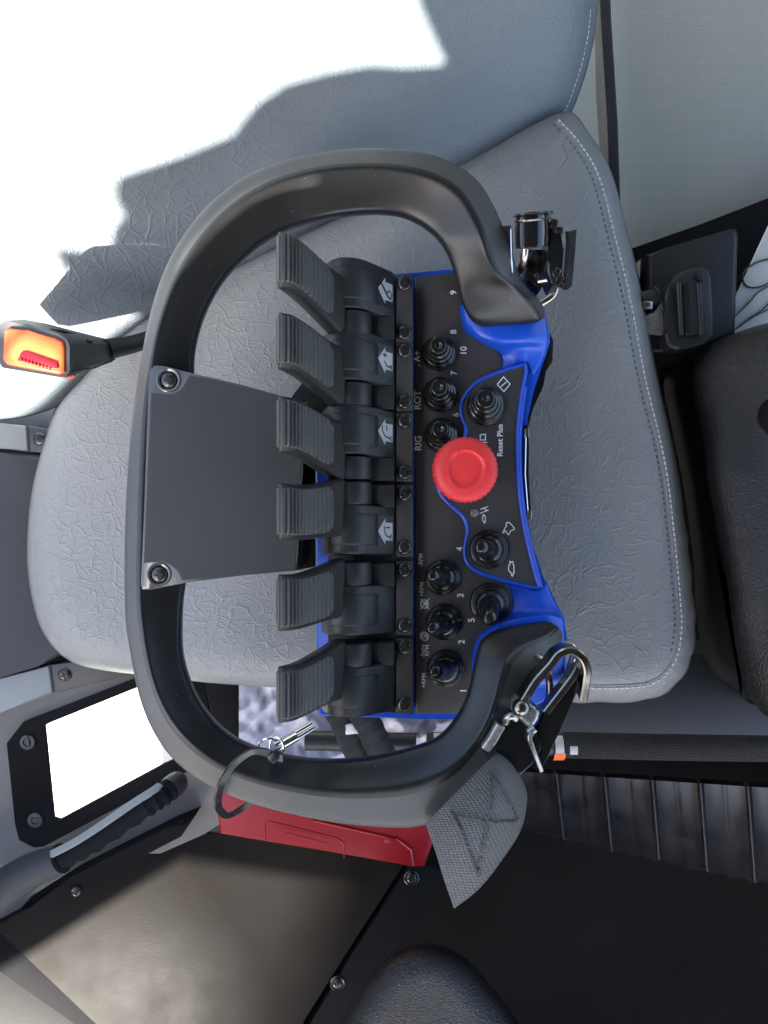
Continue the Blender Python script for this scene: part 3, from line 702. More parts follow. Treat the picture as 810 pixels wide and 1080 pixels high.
bm = bmesh.new(); grid(bm, [[W(496, 822, .460), W(518, 826, .460)], [W(503, 806, .456), W(520, 808, .456)], [W(510, 792, .452), W(526, 790, .452)], [W(516, 785, .449), W(530, 782, .449)]], 4); obj('webbing_loop', bm, 'webdark', st, solid=.002)
def strap_pt(a, b):
    R = cr([tuple(x for p in r for x in p) for r in rows], 20); r = R[min(len(R)-1, int(a*(len(R)-1)))]
    pts = cr([tuple(r[i*3:i*3+3]) for i in range(4)], 10); p = pts[min(len(pts)-1, int(b*(len(pts)-1)))]
    return W(p[0], p[1], p[2]-.0006)
bm = bmesh.new()
def stitchline(a0, b0, a1, b1, n):
    for i in range(n):
        t0 = i/n; t1 = (i+.72)/n
        p = strap_pt(a0+(a1-a0)*t0, b0+(b1-b0)*t0); q = strap_pt(a0+(a1-a0)*t1, b0+(b1-b0)*t1)
        if (p-q).length > 1e-5: tube(bm, [p, (p+q)/2+Vector((0, 0, .0003)), q], .00055, 5)
stitchline(.22, .12, .22, .9, 11); stitchline(.60, .12, .60, .92, 11); stitchline(.22, .15, .6, .9, 10); stitchline(.22, .9, .6, .15, 10)
obj('cross_stitching', bm, 'thread', st)
# upper clip
uc = thing('harness_clip', 'black glossy buckle clip with short black webbing at the upper frame corner', 'clip', W(575, 265, .50))
bm = bmesh.new()
prof = cr([(543, .476), (543.5, .458), (548, .449), (557, .4465), (567, .447), (576, .451), (580, .462), (582, .478)], 3)
def clip_sec(v, k): return [W(561+(u-561)*k, v+(u-561)*-.10, d) for u, d in prof]
rows = [clip_sec(226, .9), clip_sec(224.5, .97), clip_sec(226, 1.0), clip_sec(245, 1.02), clip_sec(258, 1.0), clip_sec(261, .98)]
grid(bm, rows, 2, uv=False); obj('clip_cover', bm, 'blacknickel', uc, solid=.002)
bm = bmesh.new(); tube(bm, [W(u, 232+(u-561)*-.10, d-.0005) for u, d in prof[2:-2]], .0007, 6); obj('cover_seam', bm, 'gunmetal', uc)
bm = bmesh.new(); prism(bm, [(579, 234), (592, 240), (596, 262), (593, 298), (583, 302), (576, 285), (579, 262)], .458, .478, .002); prism(bm, [(552, 262), (575, 262), (582, 290), (570, 306), (556, 296)], .478, .492, .002); obj('clip_body', bm, 'blacknickel', uc)
bm = bmesh.new()
for (u, v, r) in ((584, 237, .004), (589, 243, .0035), (587, 288, .0034), (566, 291, .002), (592, 294, .002), (592, 301, .002), (584, 296, .0025)):
    box(bm, W(u, v, .459), r*1.3, r*1.7, r, r*.3, 2, Matrix.Rotation(u, 3, 'Z')); obj('clip_fitting', bm, 'gunmetal', uc); bm = bmesh.new()
tube(bm, [W(568, 297, .468), W(588, 294, .462)], .0016, 8)
obj('clip_pin', bm, 'gunmetal', uc)
bm = bmesh.new(); grid(bm, [[W(596, 244, .462), W(602, 244, .46), W(608, 242, .468)], [W(597, 262, .458), W(602, 262, .456), W(607, 260, .466)], [W(595, 284, .459), W(600, 285, .457), W(605, 285, .466)], [W(592, 303, .464), W(597, 306, .462), W(603, 302, .468)]], 5); obj('clip_webbing', bm, 'webdark', uc, solid=.004)
bm = bmesh.new(); prism(bm, [(529, 238), (539, 237), (540, 270), (541, 290), (534, 284), (530, 258)], .462, .472, .001); obj('clip_tongue', bm, 'plate', uc)
bm = bmesh.new(); tube(bm, [W(539, 242, .461), W(540, 288, .463)], .0008, 8); obj('tongue_edge', bm, 'chrome', uc)
# ================================================================== CABLE TIE, KEY RING
ct = thing('cable_tie', 'black plastic cable tie looped round the lower left of the frame', 'cable tie', W(240, 830, .47))
bm = bmesh.new()
tube(bm, cr([W(292, 799, .452), W(279, 793, .4475), W(265, 793, .4465), W(250, 803, .4455), W(240, 815, .443), W(233, 828, .444), W(230, 843, .452), W(231, 853, .466), W(240, 860, .484), W(256, 852, .496), W(276, 836, .498), W(290, 815, .490), W(296, 804, .470)], 6), 1, flat=(.0024, .0007), up=(.55, -.35, .75))
obj('tie_band', bm, 'tie', ct)
bm = bmesh.new(); box(bm, W(290, 797, .450), .0075, .006, .005, .0008, 2, Matrix.Rotation(.7, 3, 'Z')); tube(bm, [W(293, 799, .449), W(299, 800, .447)], 1, flat=(.0022, .0007)); obj('tie_head', bm, 'tie', ct)
kr = thing('key_lanyard', 'small steel split ring with crimped wire rope end beside the cable tie', 'key ring', W(300, 788, .47))
bm = bmesh.new()
for dz in (0, .0012):
    tube(bm, [W(284, 787, .456-dz)+Vector((math.cos(a)*.0062, math.sin(a)*.0055, math.sin(a)*.003)) for a in (2*math.pi*k/28 for k in range(28))], .0006, 6, closed=True)
tube(bm, [W(292, 788, .452)+Vector((math.cos(a)*.0045, math.sin(a)*.006, math.cos(a)*.003)) for a in (2*math.pi*k/28 for k in range(28))], .0007, 6, closed=True)
obj('split_ring', bm, 'chrome', kr)
bm = bmesh.new()
for o in (-1, 1): tube(bm, [W(291+o, 788+o*2.4, .452), W(312+o, 776+o*2.4, .456), W(330+o, 765+o*2.2, .46)], .0016, 10)
obj('wire_rope', bm, 'chrome', kr)
bm = bmesh.new(); tube(bm, [W(299, 784, .453), W(313, 776, .456)], .0031, 14); obj('ferrule', bm, 'chrome', kr)
# ================================================================== SEAT
seat = thing('truck_seat', 'grey grained vinyl truck seat with pale stitched edge, partly in hard sunlight', 'seat', W(400, 450, .75))
CUSH = [(598, 118), (622, 145), (643, 182), (659, 241), (676, 310), (692, 395), (706, 452), (716, 502), (724, 570), (730, 635), (731, 662), (727, 692), (716, 714), (699, 729), (670, 737), (600, 738), (500, 735), (420, 731), (330, 725), (230, 719), (150, 710), (110, 705), (80, 698), (58, 682), (42, 655), (32, 610), (31, 560), (37, 510), (50, 462), (62, 428), (90, 395), (130, 350), (205, 300), (330, 240), (480, 175), (560, 130)]
def scal(i, p, inset):
    u, v = p
    if u > 690 and v > 560 or (v > 715 and u > 600):
        return 1.6*abs(math.sin((u*.7-v)*.085))*max(0, 1-inset/14)
    return 0
def dcush(u, v):
    d = .582+.012*max(0, (330-u)/300)**1.5
    d += .0016*math.sin(u*.013+1)*math.sin(v*.017)
    return d
bm = bmesh.new(); pillow(bm, CUSH, [(-2, .075), (0, .05), (0, .03), (2, .018), (5, .011), (9, .0072), (13, .0052), (16, .0044), (19, .0032), (24, .0015), (34, .0004), (50, 0)], dcush, scal, centre=(390, 460))
cu = obj('seat_cushion', bm, 'vinyl', seat, angle=180)
EDGE = CUSH[0:16]
def offs(path, k):
    P = cr(path, 12); out = []
    for i in range(len(P)):
        a = Vector(P[max(i-2, 0)]); b = Vector(P[min(i+2, len(P)-1)]); t = (b-a).normalized(); out.append((P[i][0]-t.y*k, P[i][1]+t.x*k))
    return out
def stitches(path, k, dz, m, name, parent, dfn, L=4.2, gap=1.6, r=.00075):
    P = offs(path, k); bm = bmesh.new(); acc = 0; cur = []
    pts = [P[0]]
    step = .7
    fine = []
    for a, b in zip(P, P[1:]):
        l = math.hypot(b[0]-a[0], b[1]-a[1]); n = max(1, int(l/step))
        for q in range(n): fine.append((a[0]+(b[0]-a[0])*q/n, a[1]+(b[1]-a[1])*q/n))
    s = 0; seg = []
    for a, b in zip(fine, fine[1:]):
        s += math.hypot(b[0]-a[0], b[1]-a[1])
        if s % (L+gap) < L: seg.append(a)
        elif len(seg) > 2:
            m0, m1, m2 = seg[0], seg[len(seg)//2], seg[-1]
            tube(bm, [W(*m0, dfn(*m0)+dz+.0007), W(*m1, dfn(*m1)+dz), W(*m2, dfn(*m2)+dz+.0007)], r, 5); seg = []
        else: seg = []
    return obj(name, bm, m, parent)
stitches(EDGE, 12.2, .0046, 'stitch', 'stitching', cu, dcush)
stitches(EDGE[:12], 19.5, .0026, 'stitch2', 'stitching', cu, dcush, L=3.4, gap=3)
bm = bmesh.new(); tube(bm, [W(*p, dcush(*p)+.0056) for p in offs(EDGE, 15.6)], .0016, 8); obj('welt', bm, 'vinyl', cu)
# backrest
NX, NY = -.457, -.889
def dback(u, v):
    s = (u-205)*NX+(v-328)*NY
    d = .604-.00050*max(-40, s)
    k = max(0, s); d += -.006*math.sin(min(1, k/120)*math.pi)*.6
    return d
BACK = [(628, -60), (627, 20), (620, 62), (610, 95), (598, 122), (570, 150), (530, 184), (505, 200), (440, 214), (384, 226), (300, 272), (205, 327), (150, 356), (112, 385), (88, 408), (62, 426), (30, 437), (-10, 442), (-80, 446), (-200, 400), (-260, 250), (-260, 0), (-200, -160), (0, -220), (300, -220), (560, -180)]
bm = bmesh.new(); pillow(bm, BACK, [(-2, .07), (0, .045), (0, .028), (3, .016), (8, .009), (16, .004), (28, .0012), (45, 0)], dback, centre=(180, 110))
bk = obj('backrest', bm, 'vinyl_shaded', seat, angle=180)
stitches(BACK[0:8], 5, .0125, 'stitch', 'stitching', bk, dback, r=.0005)
# seat plinth below
bm = bmesh.new(); prism(bm, [(240, 690), (810, 690), (900, 690), (900, 778), (600, 776), (420, 772), (330, 772), (240, 760)], .72, .80, .004)
obj('seat_plinth', bm, 'navy', seat)
# ================================================================== SEAT BELT BUCKLE (left) and LATCH (right)
bb = thing('seat_belt_buckle', 'grey seat belt buckle with sunlit red release button on a black stalk', 'seat belt buckle', W(60, 380, .52))
bm = bmesh.new()
A = [(-2, 342), (6, 338), (30, 342), (62, 352), (71, 358), (74, 365), (74, 392), (70, 398), (62, 398), (2, 388), (-3, 380)]
Bk = [(40, 345), (46, 343.5), (62, 346), (100, 354), (114, 358), (121, 362), (122, 368), (121.5, 378), (119, 380), (114, 381), (70, 385), (42, 380)]
ra = [W(u, v, .484) for u, v in A]; rb = [W(u, v, .545) for u, v in [(20, 340), (26, 337), (48, 341), (82, 350), (110, 357), (120, 362), (121.5, 378), (118, 382), (108, 384), (30, 385), (22, 378)]]
mid = [a*.5+b*.5 for a, b in zip(ra, rb)]
inner = []
ca = sum(ra, Vector())/len(ra)
loft(bm, [rb, mid, [a*.93+m*.07 for a, m in zip(ra, mid)], [ca+(a-ca)*.985 for a in ra]], True, True)
bko = obj('buckle_body', bm, 'buckle', bb, angle=50)
bm = bmesh.new(); P = [(4, 349), (9, 345.5), (30, 348.5), (58, 356), (66, 360.5), (67.5, 367), (67.5, 392), (62, 394.5), (6, 384), (2.5, 379)]
prism(bm, P, .4815, .50, .0016, 3); obj('release_button', bm, 'button', bb)
bm = bmesh.new(); prism(bm, [(22, 371), (28, 371), (60, 382), (61, 388), (54, 388), (18, 380)], .4800, .4825, .0004)
for k in range(9):
    u = 22+k*3.8; v = 376.5+k*1.25; tube(bm, [W(u, v+.6, .4795), W(u+1.2, v+4, .4795)], .0005, 5)
obj('button_grip', bm, 'redcase', bb)
bm = bmesh.new(); tube(bm, [W(75.5, 391, .486), W(100, 388, .51), W(121, 379, .543)], .0004, 6); obj('body_seam', bm, 'dark', bb)
bm = bmesh.new()
prism(bm, [(52, 346.5), (66, 347.5), (76, 351), (60, 350)], .497, .5, .0003); prism(bm, [(80, 357), (92, 358), (98, 360), (82, 359.5)], .511, .514, .0003); obj('body_marking', bm, 'dark', bb)
bm = bmesh.new(); tube(bm, cr([W(112, 369, .540), W(125, 366, .548), W(140, 363, .556), W(160, 356, .566), W(178, 345, .58)], 5), [.0075-.0001*i for i in range(21)], 12); obj('stalk', bm, 'belt', bb)
lt = thing('seat_belt_latch', 'black seat belt tongue with silver plate parked on black holder beside the seat', 'seat belt latch', W(725, 320, .62))
bm = bmesh.new(); prism(bm, [(683, 268), (700, 262), (772, 241), (778, 240), (780, 246), (777, 352), (740, 366), (690, 372), (684, 366)], .640, .70, .010, 3, 1.08); obj('holder', bm, 'belt', lt)
bm = bmesh.new()
OUT = [(706, 300), (714, 289), (722, 285), (736, 281), (744, 282), (749, 286), (751, 294), (754, 352), (751, 359), (742, 363), (722, 368), (712, 369), (704, 364), (701, 352), (703, 345), (702, 322), (700, 312)]
prism(bm, OUT, .600, .615, .0028, 3); tg = obj('tongue_body', bm, 'belt', lt)
bm = bmesh.new()
for u in (717, 738): tube(bm, [W(u-1.5, 299, .597), W(u, 325, .597), W(u+1.5, 354, .597)], .0022, 10)
prism(bm, rrect(736, 287, 743, 296, 2), .597, .602, .0006)
obj('slot_rib', bm, 'belt', tg)
bm = bmesh.new(); grid(bm, [[W(720, 298, .598), W(727, 297, .594), W(735, 296, .598)], [W(721, 325, .597), W(729, 325, .593), W(737, 324, .597)], [W(723, 354, .598), W(731, 353, .594), W(739, 352, .598)]], 4); obj('belt_webbing', bm, 'webdark', lt, solid=.002)
bm = bmesh.new(); prism(bm, [(672, 334), (690, 331), (698, 318), (702, 322), (703.5, 345), (701, 354), (690, 352), (678, 354)], .606, .609, .0006); obj('tongue_plate', bm, 'satin', lt)
bm = bmesh.new(); tube(bm, [W(674, 320, .615), W(692, 315, .615)], .0085, 20); tube(bm, [W(690, 315.5, .615), W(693, 314.7, .615)], .0095, 20); obj('holder_roller', bm, 'belt', lt)
bm = bmesh.new(); box(bm, W(683, 322, .604), .007, .006, .002, .0004); obj('roller_clip', bm, 'steel', lt)
# ================================================================== RIGHT SIDE
con = thing('centre_console', 'grained glossy black plastic armrest casing right of the seat', 'console', W(800, 560, .66))
CON = [(728, 398), (736, 378), (752, 362), (776, 351), (820, 338), (920, 320), (960, 520), (940, 760), (850, 770), (812, 757), (795, 742), (782, 712), (774, 670), (766, 610), (756, 560), (746, 505), (740, 455), (732, 425)]
bm = bmesh.new(); pillow(bm, CON, [(0, .09), (0, .05), (1, .028), (5, .014), (12, .006), (22, .001), (36, -.001)], lambda u, v: .552+.00042*max(-60, 812-u)*(.35+.65*(max(0, min(1, (500-v)/90))+max(0, min(1, (v-640)/60))))); obj('casing', bm, 'console', con, angle=180)
bm = bmesh.new(); pillow(bm, [(700, 405), (712, 390), (735, 382), (770, 420), (790, 600), (800, 735), (775, 728), (752, 712), (740, 685), (734, 640), (731, 590), (722, 520), (708, 450)], [(0, .06), (0, .03), (2, .012), (6, .005), (12, .001), (18, 0)], lambda u, v: .66); obj('casing_base', bm, 'mattblack', con, angle=180)
bm = bmesh.new(); lathe(bm, W(822, 440, .556), [(.0165, -.004), (.0165, .004), (.015, .007), (.012, .008), (.0, .0085)], n=40); tag(obj('round_knob', bm, 'mattblack'), 'round black knob on the armrest casing at the right edge', 'knob')
cd = thing('paper_card', 'white card with looping black pen scribble behind the armrest', 'paper card', W(800, 290, .69))
bm = bmesh.new(); prism(bm, [(766, 330), (782, 300), (812, 235), (900, 220), (900, 380), (770, 380)], .688, .690, .0002, 1); obj('card', bm, 'paper', cd)
bm = bmesh.new()
tube(bm, [W(u, v, .6868) for u, v in cr([(818, 272), (800, 276), (787, 284), (783, 293), (788, 302), (800, 303), (812, 298)], 6)], .0008, 6)
tube(bm, [W(u, v, .6867) for u, v in cr([(814, 300), (800, 308), (790, 319), (775, 334)], 6)], .0007, 6)
tube(bm, [W(u, v, .6866) for u, v in cr([(814, 316), (805, 326), (790, 336), (776, 347), (795, 334), (815, 324)], 6)], .0007, 6)
obj('pen_scribble', bm, 'ink', cd)
# rear wall and trim
bm = bmesh.new(); prism(bm, [(560, -260), (1100, -260), (1100, 110), (810, 214), (664, 268), (600, 300), (560, 300)], .78, .80, .004, dfn=None); structure(obj('rear_wall', bm, 'wall'))
bm = bmesh.new(); tube(bm, [W(632, -120, .70), W(636, 20, .70), W(643, 130, .702), W(646, 215, .71)], 1, flat=(.0062, .006), up=(0, 0, 1)); tube(bm, [W(630, -120, .708), W(635, 90, .708), W(641, 190, .712)], 1, flat=(.004, .008), up=(0, 0, 1))
tag(obj('pillar_trim', bm, 'belt'), 'thin dark vertical trim strip between backrest and beige fabric wall', 'trim')
bm = bmesh.new(); prism(bm, [(655, 266), (740, 236), (815, 207), (1000, 140), (1000, 420), (640, 420), (640, 272)], .735, .76, .004); tag(obj('side_trim', bm, 'mattblack'), 'matt black plastic trim panel under the beige fabric wall', 'trim panel')
# ================================================================== LOWER RIGHT
bm = bmesh.new()
rod = cr([W(322, 781, .665), W(420, 783, .665), W(450, 784, .665), W(560, 785, .665), W(700, 788, .665), W(830, 790, .665), W(960, 793, .665)], 4)
rr = thing('gas_strut', 'black braided rod with white and orange labels lying across below the seat', 'rod', W(600, 786, .68))
tube(bm, rod[:8], .0085, 20, uv=True); tube(bm, rod[8:14], .0095, 20); obj('rod', bm, 'belt', rr)
bm = bmesh.new(); tube(bm, rod[13:], .0112, 24, uv=True); obj('braided_sleeve', bm, 'rod', rr)
def label(u0, u1, a0, a1, m, nm='label_band'):
    bm = bmesh.new(); rows = []
    for u in (u0, u1):
        v = 782+(u-320)*.02
        c = W(u, v, .665); rows.append([c+Vector((0, math.sin(a), math.cos(a)))*.01155 for a in (a0+(a1-a0)*k/10 for k in range(11))])
    grid(bm, rows, uv=False); obj(nm, bm, m, rr)
label(457, 471, 1.2, -.35, 'paper'); label(457, 471, -.36, -1.1, 'orange'); label(583, 592, 1.2, -.2, 'paper'); label(582, 593.5, -.21, -1.2, 'orange'); label(598, 606, 1.2, -.3, 'paper')
bm = bmesh.new()
rs = []
top = []; bot = []
for k in range(-2, 60):
    u = 430+k*12; v0 = 806+(u-430)*.062; v1 = 862+(u-550)*.215
    ph = ((u-590)/51.0) % 1
    dz = -.009*max(0, 1-abs(ph-.5)*2/.12) if abs(ph-.5) < .06 else 0
    lift = .010*(1-abs(((ph+.5) % 1)-.5)*2)
    top.append((u, v0, .800)); bot.append((u, v1, .860))
rows = [[], [], [], []]
N = 1100; tips = {}
for k in range(N+1):
    u = 420+k*600/N
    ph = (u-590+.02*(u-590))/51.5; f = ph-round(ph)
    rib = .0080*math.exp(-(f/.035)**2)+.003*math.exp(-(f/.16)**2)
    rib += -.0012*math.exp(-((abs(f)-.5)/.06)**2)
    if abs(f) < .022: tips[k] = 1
    v0 = 806+(u-430)*.065; v1 = 876+(u-550)*.222
    rows[0].append(W(u-7, v0-5, .815)); rows[1].append(W(u-3, v0, .803-rib)); rows[2].append(W(u+4, v1-3, .853-rib)); rows[3].append(W(u+5, v1+1+1.2*math.sin(k*.16), .862))
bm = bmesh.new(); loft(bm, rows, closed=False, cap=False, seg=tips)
tag(obj('ribbed_riser', bm, ['riser', 'riser_glint'], angle=60), 'dark ribbed rubber step riser below the seat', 'step')
bm = bmesh.new(); prism(bm, [(250, 300), (500, 300), (500, -300), (1100, -300), (1100, 1400), (-300, 1400), (-300, 985), (215, 885), (250, 800)], .965, .99); structure(obj('cab_floor', bm, 'mat'))
# knob bottom
bm = bmesh.new(); pillow(bm, [(352, 1100), (366, 1066), (384, 1038), (408, 1011), (436, 997), (462, 996), (490, 1010), (512, 1032), (540, 1068), (560, 1110), (560, 1200), (350, 1200)], [(0, .08), (0, .05), (2, .030), (6, .017), (13, .008), (24, .002), (36, 0)], lambda u, v: .66-.00006*(v-1000)); kb = obj('gear_knob', bm, 'console', None, angle=180)
tag(kb, 'grained black plastic knob rising from the bottom edge', 'knob')
# ================================================================== LOWER LEFT
lid = thing('storage_box', 'flat dark storage box lid, sunlit tan on its left half', 'storage box', W(230, 980, .90))
bm = bmesh.new(); prism(bm, [(186, 872), (300, 888), (428, 911), (375, 990), (316, 1084), (280, 1140), (160, 1140), (20, 1002), (-10, 978), (60, 940)], .840, .90, .003, 3); obj('lid', bm, 'lid', lid)
bm = bmesh.new(); prism(bm, [(432, 912), (446, 911), (474, 919), (468, 930), (360, 1095), (318, 1095), (372, 1005)], .838, .90, .003, 3); sp = obj('side_rail', bm, 'mattblack', lid)
for u, v in ((434, 926), (356, 1037)):
    bm = bmesh.new(); lathe(bm, W(u, v, .8378), [(.0085, 0), (.0085, .0008), (.0075, .0014), (.006, .001)], n=28); screw(bm, W(u, v, .8368), .0058, .0022, .5); obj('screw', bm, ['screw', 'dark'], sp)
bm = bmesh.new(); prism(bm, [(-20, 985), (-2, 982), (160, 1085), (150, 1110), (120, 1110), (-20, 1012)], .843, .90, .002); obj('edge_trim', bm, 'mattblack', lid)
bm = bmesh.new(); prism(bm, [(-40, 1000), (0, 1010), (118, 1086), (118, 1140), (-40, 1140)], .90, .93, .003); tag(obj('lower_trim', bm, 'trimgrey'), 'grey plastic floor trim in the bottom left corner', 'trim panel')
rc = thing('red_case', 'red plastic case with moulded text panel tucked behind the storage lid', 'case', W(340, 880, .80))
bm = bmesh.new(); prism(bm, [(226, 835), (232, 822), (470, 850), (462, 872), (448, 915), (436, 914), (232, 880)], .775, .83, .003, 3); obj('case_body', bm, 'redcase', rc)
bm = bmesh.new(); tube(bm, [W(u, v, .7748) for u, v in ((280, 884), (279, 869), (283, 866), (355, 884), (362, 889), (363, 905))], .0007, 6)
for k in range(2): tube(bm, [W(292+8*k, 872+k*6.5, .7748), W(350-6*k, 886+k*4.5, .7748)], 1, flat=(.0012, .0002))
tube(bm, [W(330, 865, .7748), W(420, 885, .7748), W(434, 896, .7748), W(436, 912, .7748)], .0016, 8)
box(bm, W(411, 886, .774), .012, .006, .003, .0006, rot=Matrix.Rotation(-.15, 3, 'Z'))
obj('case_relief', bm, 'redcase', rc)
# door panel with window
dr = thing('cab_door', 'grey cab door panel with low lit window and grab handle at lower left', 'door', W(60, 800, .86))
def door_d(u, v): return .80+.0002*max(0, v-700)
WIN = [(46, 766), (52, 762.5), (140, 727), (262, 680), (262, 768), (172, 806), (62, 865), (56, 863)]
OUTD = [(-120, 400), (10, 430), (70, 430), (262, 560), (262, 700), (262, 850), (215, 880), (60, 948), (-120, 1010)]
bm = bmesh.new()
def ring_plate(bm, outer, inner, dfn, th, mi=0):
    b = bmesh.new()
    def loop(P): 
        vs = [b.verts.new((u, v, 0)) for u, v in P]; return [b.edges.new((vs[i], vs[(i+1) % len(vs)])) for i in range(len(vs))]
    e = loop(outer)+loop(inner)
    bmesh.ops.triangle_fill(b, use_beauty=True, use_dissolve=False, edges=e)
    r = bmesh.ops.extrude_face_region(b, geom=list(b.faces)); low = [x for x in r['geom'] if isinstance(x, bmesh.types.BMVert)]
    L = set(low)
    for v in b.verts:
        u, q = v.co.x, v.co.y; p = W(u, q, dfn(u, q)); v.co = p+Vector((0, 0, -th if v in L else 0))
    merge(bm, b, mi)
ring_plate(bm, OUTD, WIN, door_d, .006); obj('door_panel', bm, 'door', dr, angle=30)
bm = bmesh.new()
ring_plate(bm, [(7, 784), (24, 762), (140, 717), (300, 655), (300, 765), (176, 824), (46, 893), (36, 894), (20, 886), (16, 870)], WIN, lambda u, v: door_d(u, v)-.004, .006); wf = obj('window_frame', bm, 'mattblack', dr, angle=30)
for u, v in ((30, 782), (38, 864)):
    bm = bmesh.new(); lathe(bm, W(u, v, door_d(u, v)-.0042), [(.0088, 0), (.0088, .002), (.0078, .0032), (.0045, .0034), (.004, .0022), (0, .0022)], n=28); box(bm, W(u, v, door_d(u, v)-.0072), .013, .0028, .002, .0005, rot=Matrix.Rotation(u, 3, 'Z')); obj('frame_screw', bm, 'belt', wf)
bm = bmesh.new(); prism(bm, WIN, .825, .828, 0, dfn=lambda u, v: door_d(u, v)+.004); obj('window_pane', bm, 'glass', dr)
bm = bmesh.new(); prism(bm, [(-120, 474), (0, 477), (44, 480), (60, 560), (70, 660), (62, 692), (40, 703), (0, 715), (-120, 740)], .772, .81, .006, 3); obj('door_pad', bm, 'doordark', dr)
bm = bmesh.new(); prism(bm, [(-120, 442), (0, 446), (27, 449), (29, 476), (0, 473), (-120, 470)], .776, .80, .002); prism(bm, [(-120, 748), (0, 716), (51, 702), (55, 731), (0, 752), (-120, 790)], .776, .80, .003); obj('door_strip', bm, 'doorlight', dr)
bm = bmesh.new(); prism(bm, [(29, 449), (70, 455), (80, 480), (30, 477)], .779, .80, .002); prism(bm, [(53, 701), (140, 690), (140, 712), (57, 731)], .779, .80, .002); obj('door_bracket', bm, 'plate', dr)
for u, v in ((42, 463), (68, 712)):
    bm = bmesh.new(); screw(bm, W(u, v, .778), .0065, .002, .4); obj('screw', bm, ['screw', 'dark'], dr)
# grab handle
gh = []
pa = cr([W(-40, 962, .80), W(0, 940, .785), W(30, 920, .772), W(65, 905, .762), W(100, 886, .755), W(150, 852, .752), W(172, 838, .756), W(184, 828, .772), W(186, 826, .80)], 5)
bm = bmesh.new(); tube(bm, pa[:16], [.024-.0006*i for i in range(16)], 16); tube(bm, pa[32:], .012, 14); hd = obj('grab_handle', bm, 'doordark', dr)
bm = bmesh.new()
lo = pa[15:33]
tube(bm, lo, [.0122 if i % 2 else .0098 for i in range(len(lo))], 14); obj('handle_grip', bm, 'mattblack', hd)
bm = bmesh.new(); tube(bm, [Vector(p)+Vector((-.006, .008, .009)) for p in lo], 1, flat=(.0035, .002), up=(-.4, .5, 1)); obj('handle_cap', bm, 'doorlight', hd)
bm = bmesh.new(); prism(bm, [(20, 960), (75, 925), (180, 872), (205, 862), (190, 884), (110, 925), (40, 968)], .80, .83, .004); obj('door_sill', bm, 'mattblack', dr)
for u, v in ((80, 943), (188, 879)):
    pass
bm = bmesh.new(); screw(bm, W(80, 940, .799), .0055, .002, .2); obj('screw', bm, ['screw', 'dark'], dr)
# plastic bag, cables, pillar piece
bm = bmesh.new(); rows = []
for i in range(70):
    r = []
    for j in range(46):
        u = 252+i*3.3; v = 700+j*2.5
        h = abs(noise.noise(Vector((u*.03+v*.012, v*.03, 3))))*.03+abs(noise.noise(Vector((u*.07, v*.05-u*.03, 9))))*.016
        r.append(W(u, v, .682+h*.55))
    rows.append(r)
grid(bm, rows, uv=False); tag(obj('plastic_bag', bm, 'foil', angle=180), 'crumpled clear plastic bag below the seat front', 'plastic bag')
bm = bmesh.new(); prism(bm, [(214, 715), (232, 720), (262, 722), (258, 800), (245, 800), (225, 770)], .70, .74, .003); prism(bm, [(196, 712), (216, 716), (224, 770), (210, 745)], .715, .74, .003); tag(obj('seat_rail', bm, 'mattblack'), 'black upright seat rail seen through the frame beside the plastic bag', 'seat rail')
for k, pts in enumerate(([(348, 735, .60), (362, 760, .60), (372, 782, .603), (384, 812, .61)], [(366, 733, .596), (384, 757, .594), (396, 780, .597), (410, 812, .605)])):
    cb = thing('hose', ('fabric sleeved black cable nearer the snap ring, curving under the frame', 'fabric sleeved black cable nearer the blue housing, with a white tag beside it')[k], 'cable', W(*pts[1]), 'cables below the remote')
    bm = bmesh.new(); P = cr([W(*p) for p in pts], 14); tube(bm, P, [.0108+.0003*math.sin(i*.9+k) for i in range(len(P))], 18, uv=True); obj('sleeve', bm, 'cablesleeve', cb)
bm = bmesh.new(); grid(bm, [[W(362, 766, .590), W(370, 763, .588), W(378, 765, .590)], [W(365, 775, .590), W(374, 774, .588), W(381, 774, .591)]], 3); tag(obj('paper_tag', bm, 'paper', solid=.0004), 'small white printed tag tucked between the two black cables', 'tag')
# ================================================================== CAB SHELL, GROUND, UNSEEN SHADOW CASTERS
Lsun = Vector((-.31, -.70, .64)).normalized()
ZC = 1.16
EDGEP = [(446, -190), (441, -60), (440, 0), (453, 32), (470, 70), (430, 73), (390, 71), (345, 79), (300, 92), (270, 112), (251, 135), (246, 144), (190, 167), (125, 189), (120, 200), (122, 213), (131, 228), (119, 243), (116, 257), (117, 270), (58, 264), (65, 282), (90, 303), (120, 320), (145, 336), (111, 360), (33, 437), (-60, 520)]  # roof edge traced back along the sun from the shadow outline
def to_roof(u, v):
    p = W(u, v, min(.66, dback(u, v))); t = (ZC-p.z)/Lsun.z; q = p+Lsun*t; return (q.x, q.y)
edge = [to_roof(u, v) for u, v in EDGEP]
poly = edge+[(-2.6, edge[-1][1]-.25), (-2.6, -2.68), (-.71, -1.478), (-.60, -1.495), (-.22, -1.52), (-.18, -.85), (.80, -.85), (.80, 1.0), (edge[0][0], 1.0)]
def hole(px, d):
    out = []
    for u, v in px:
        p = W(u, v, d); q = p+Lsun*((ZC-p.z)/Lsun.z); out.append((q.x, q.y))
    return out
holes = [hole([(178, 300), (194, 268), (216, 243), (243, 217), (270, 200), (302, 191), (336, 187), (333, 194), (298, 200), (262, 214), (226, 244), (197, 278), (173, 304)], .4515), hole([(11, 353), (30, 354), (58, 361), (64, 368), (65, 393), (60, 394), (11, 385), (9, 378)], .4822)]  # openings added to let sun onto the frame corner and the buckle
b = bmesh.new(); ee = []
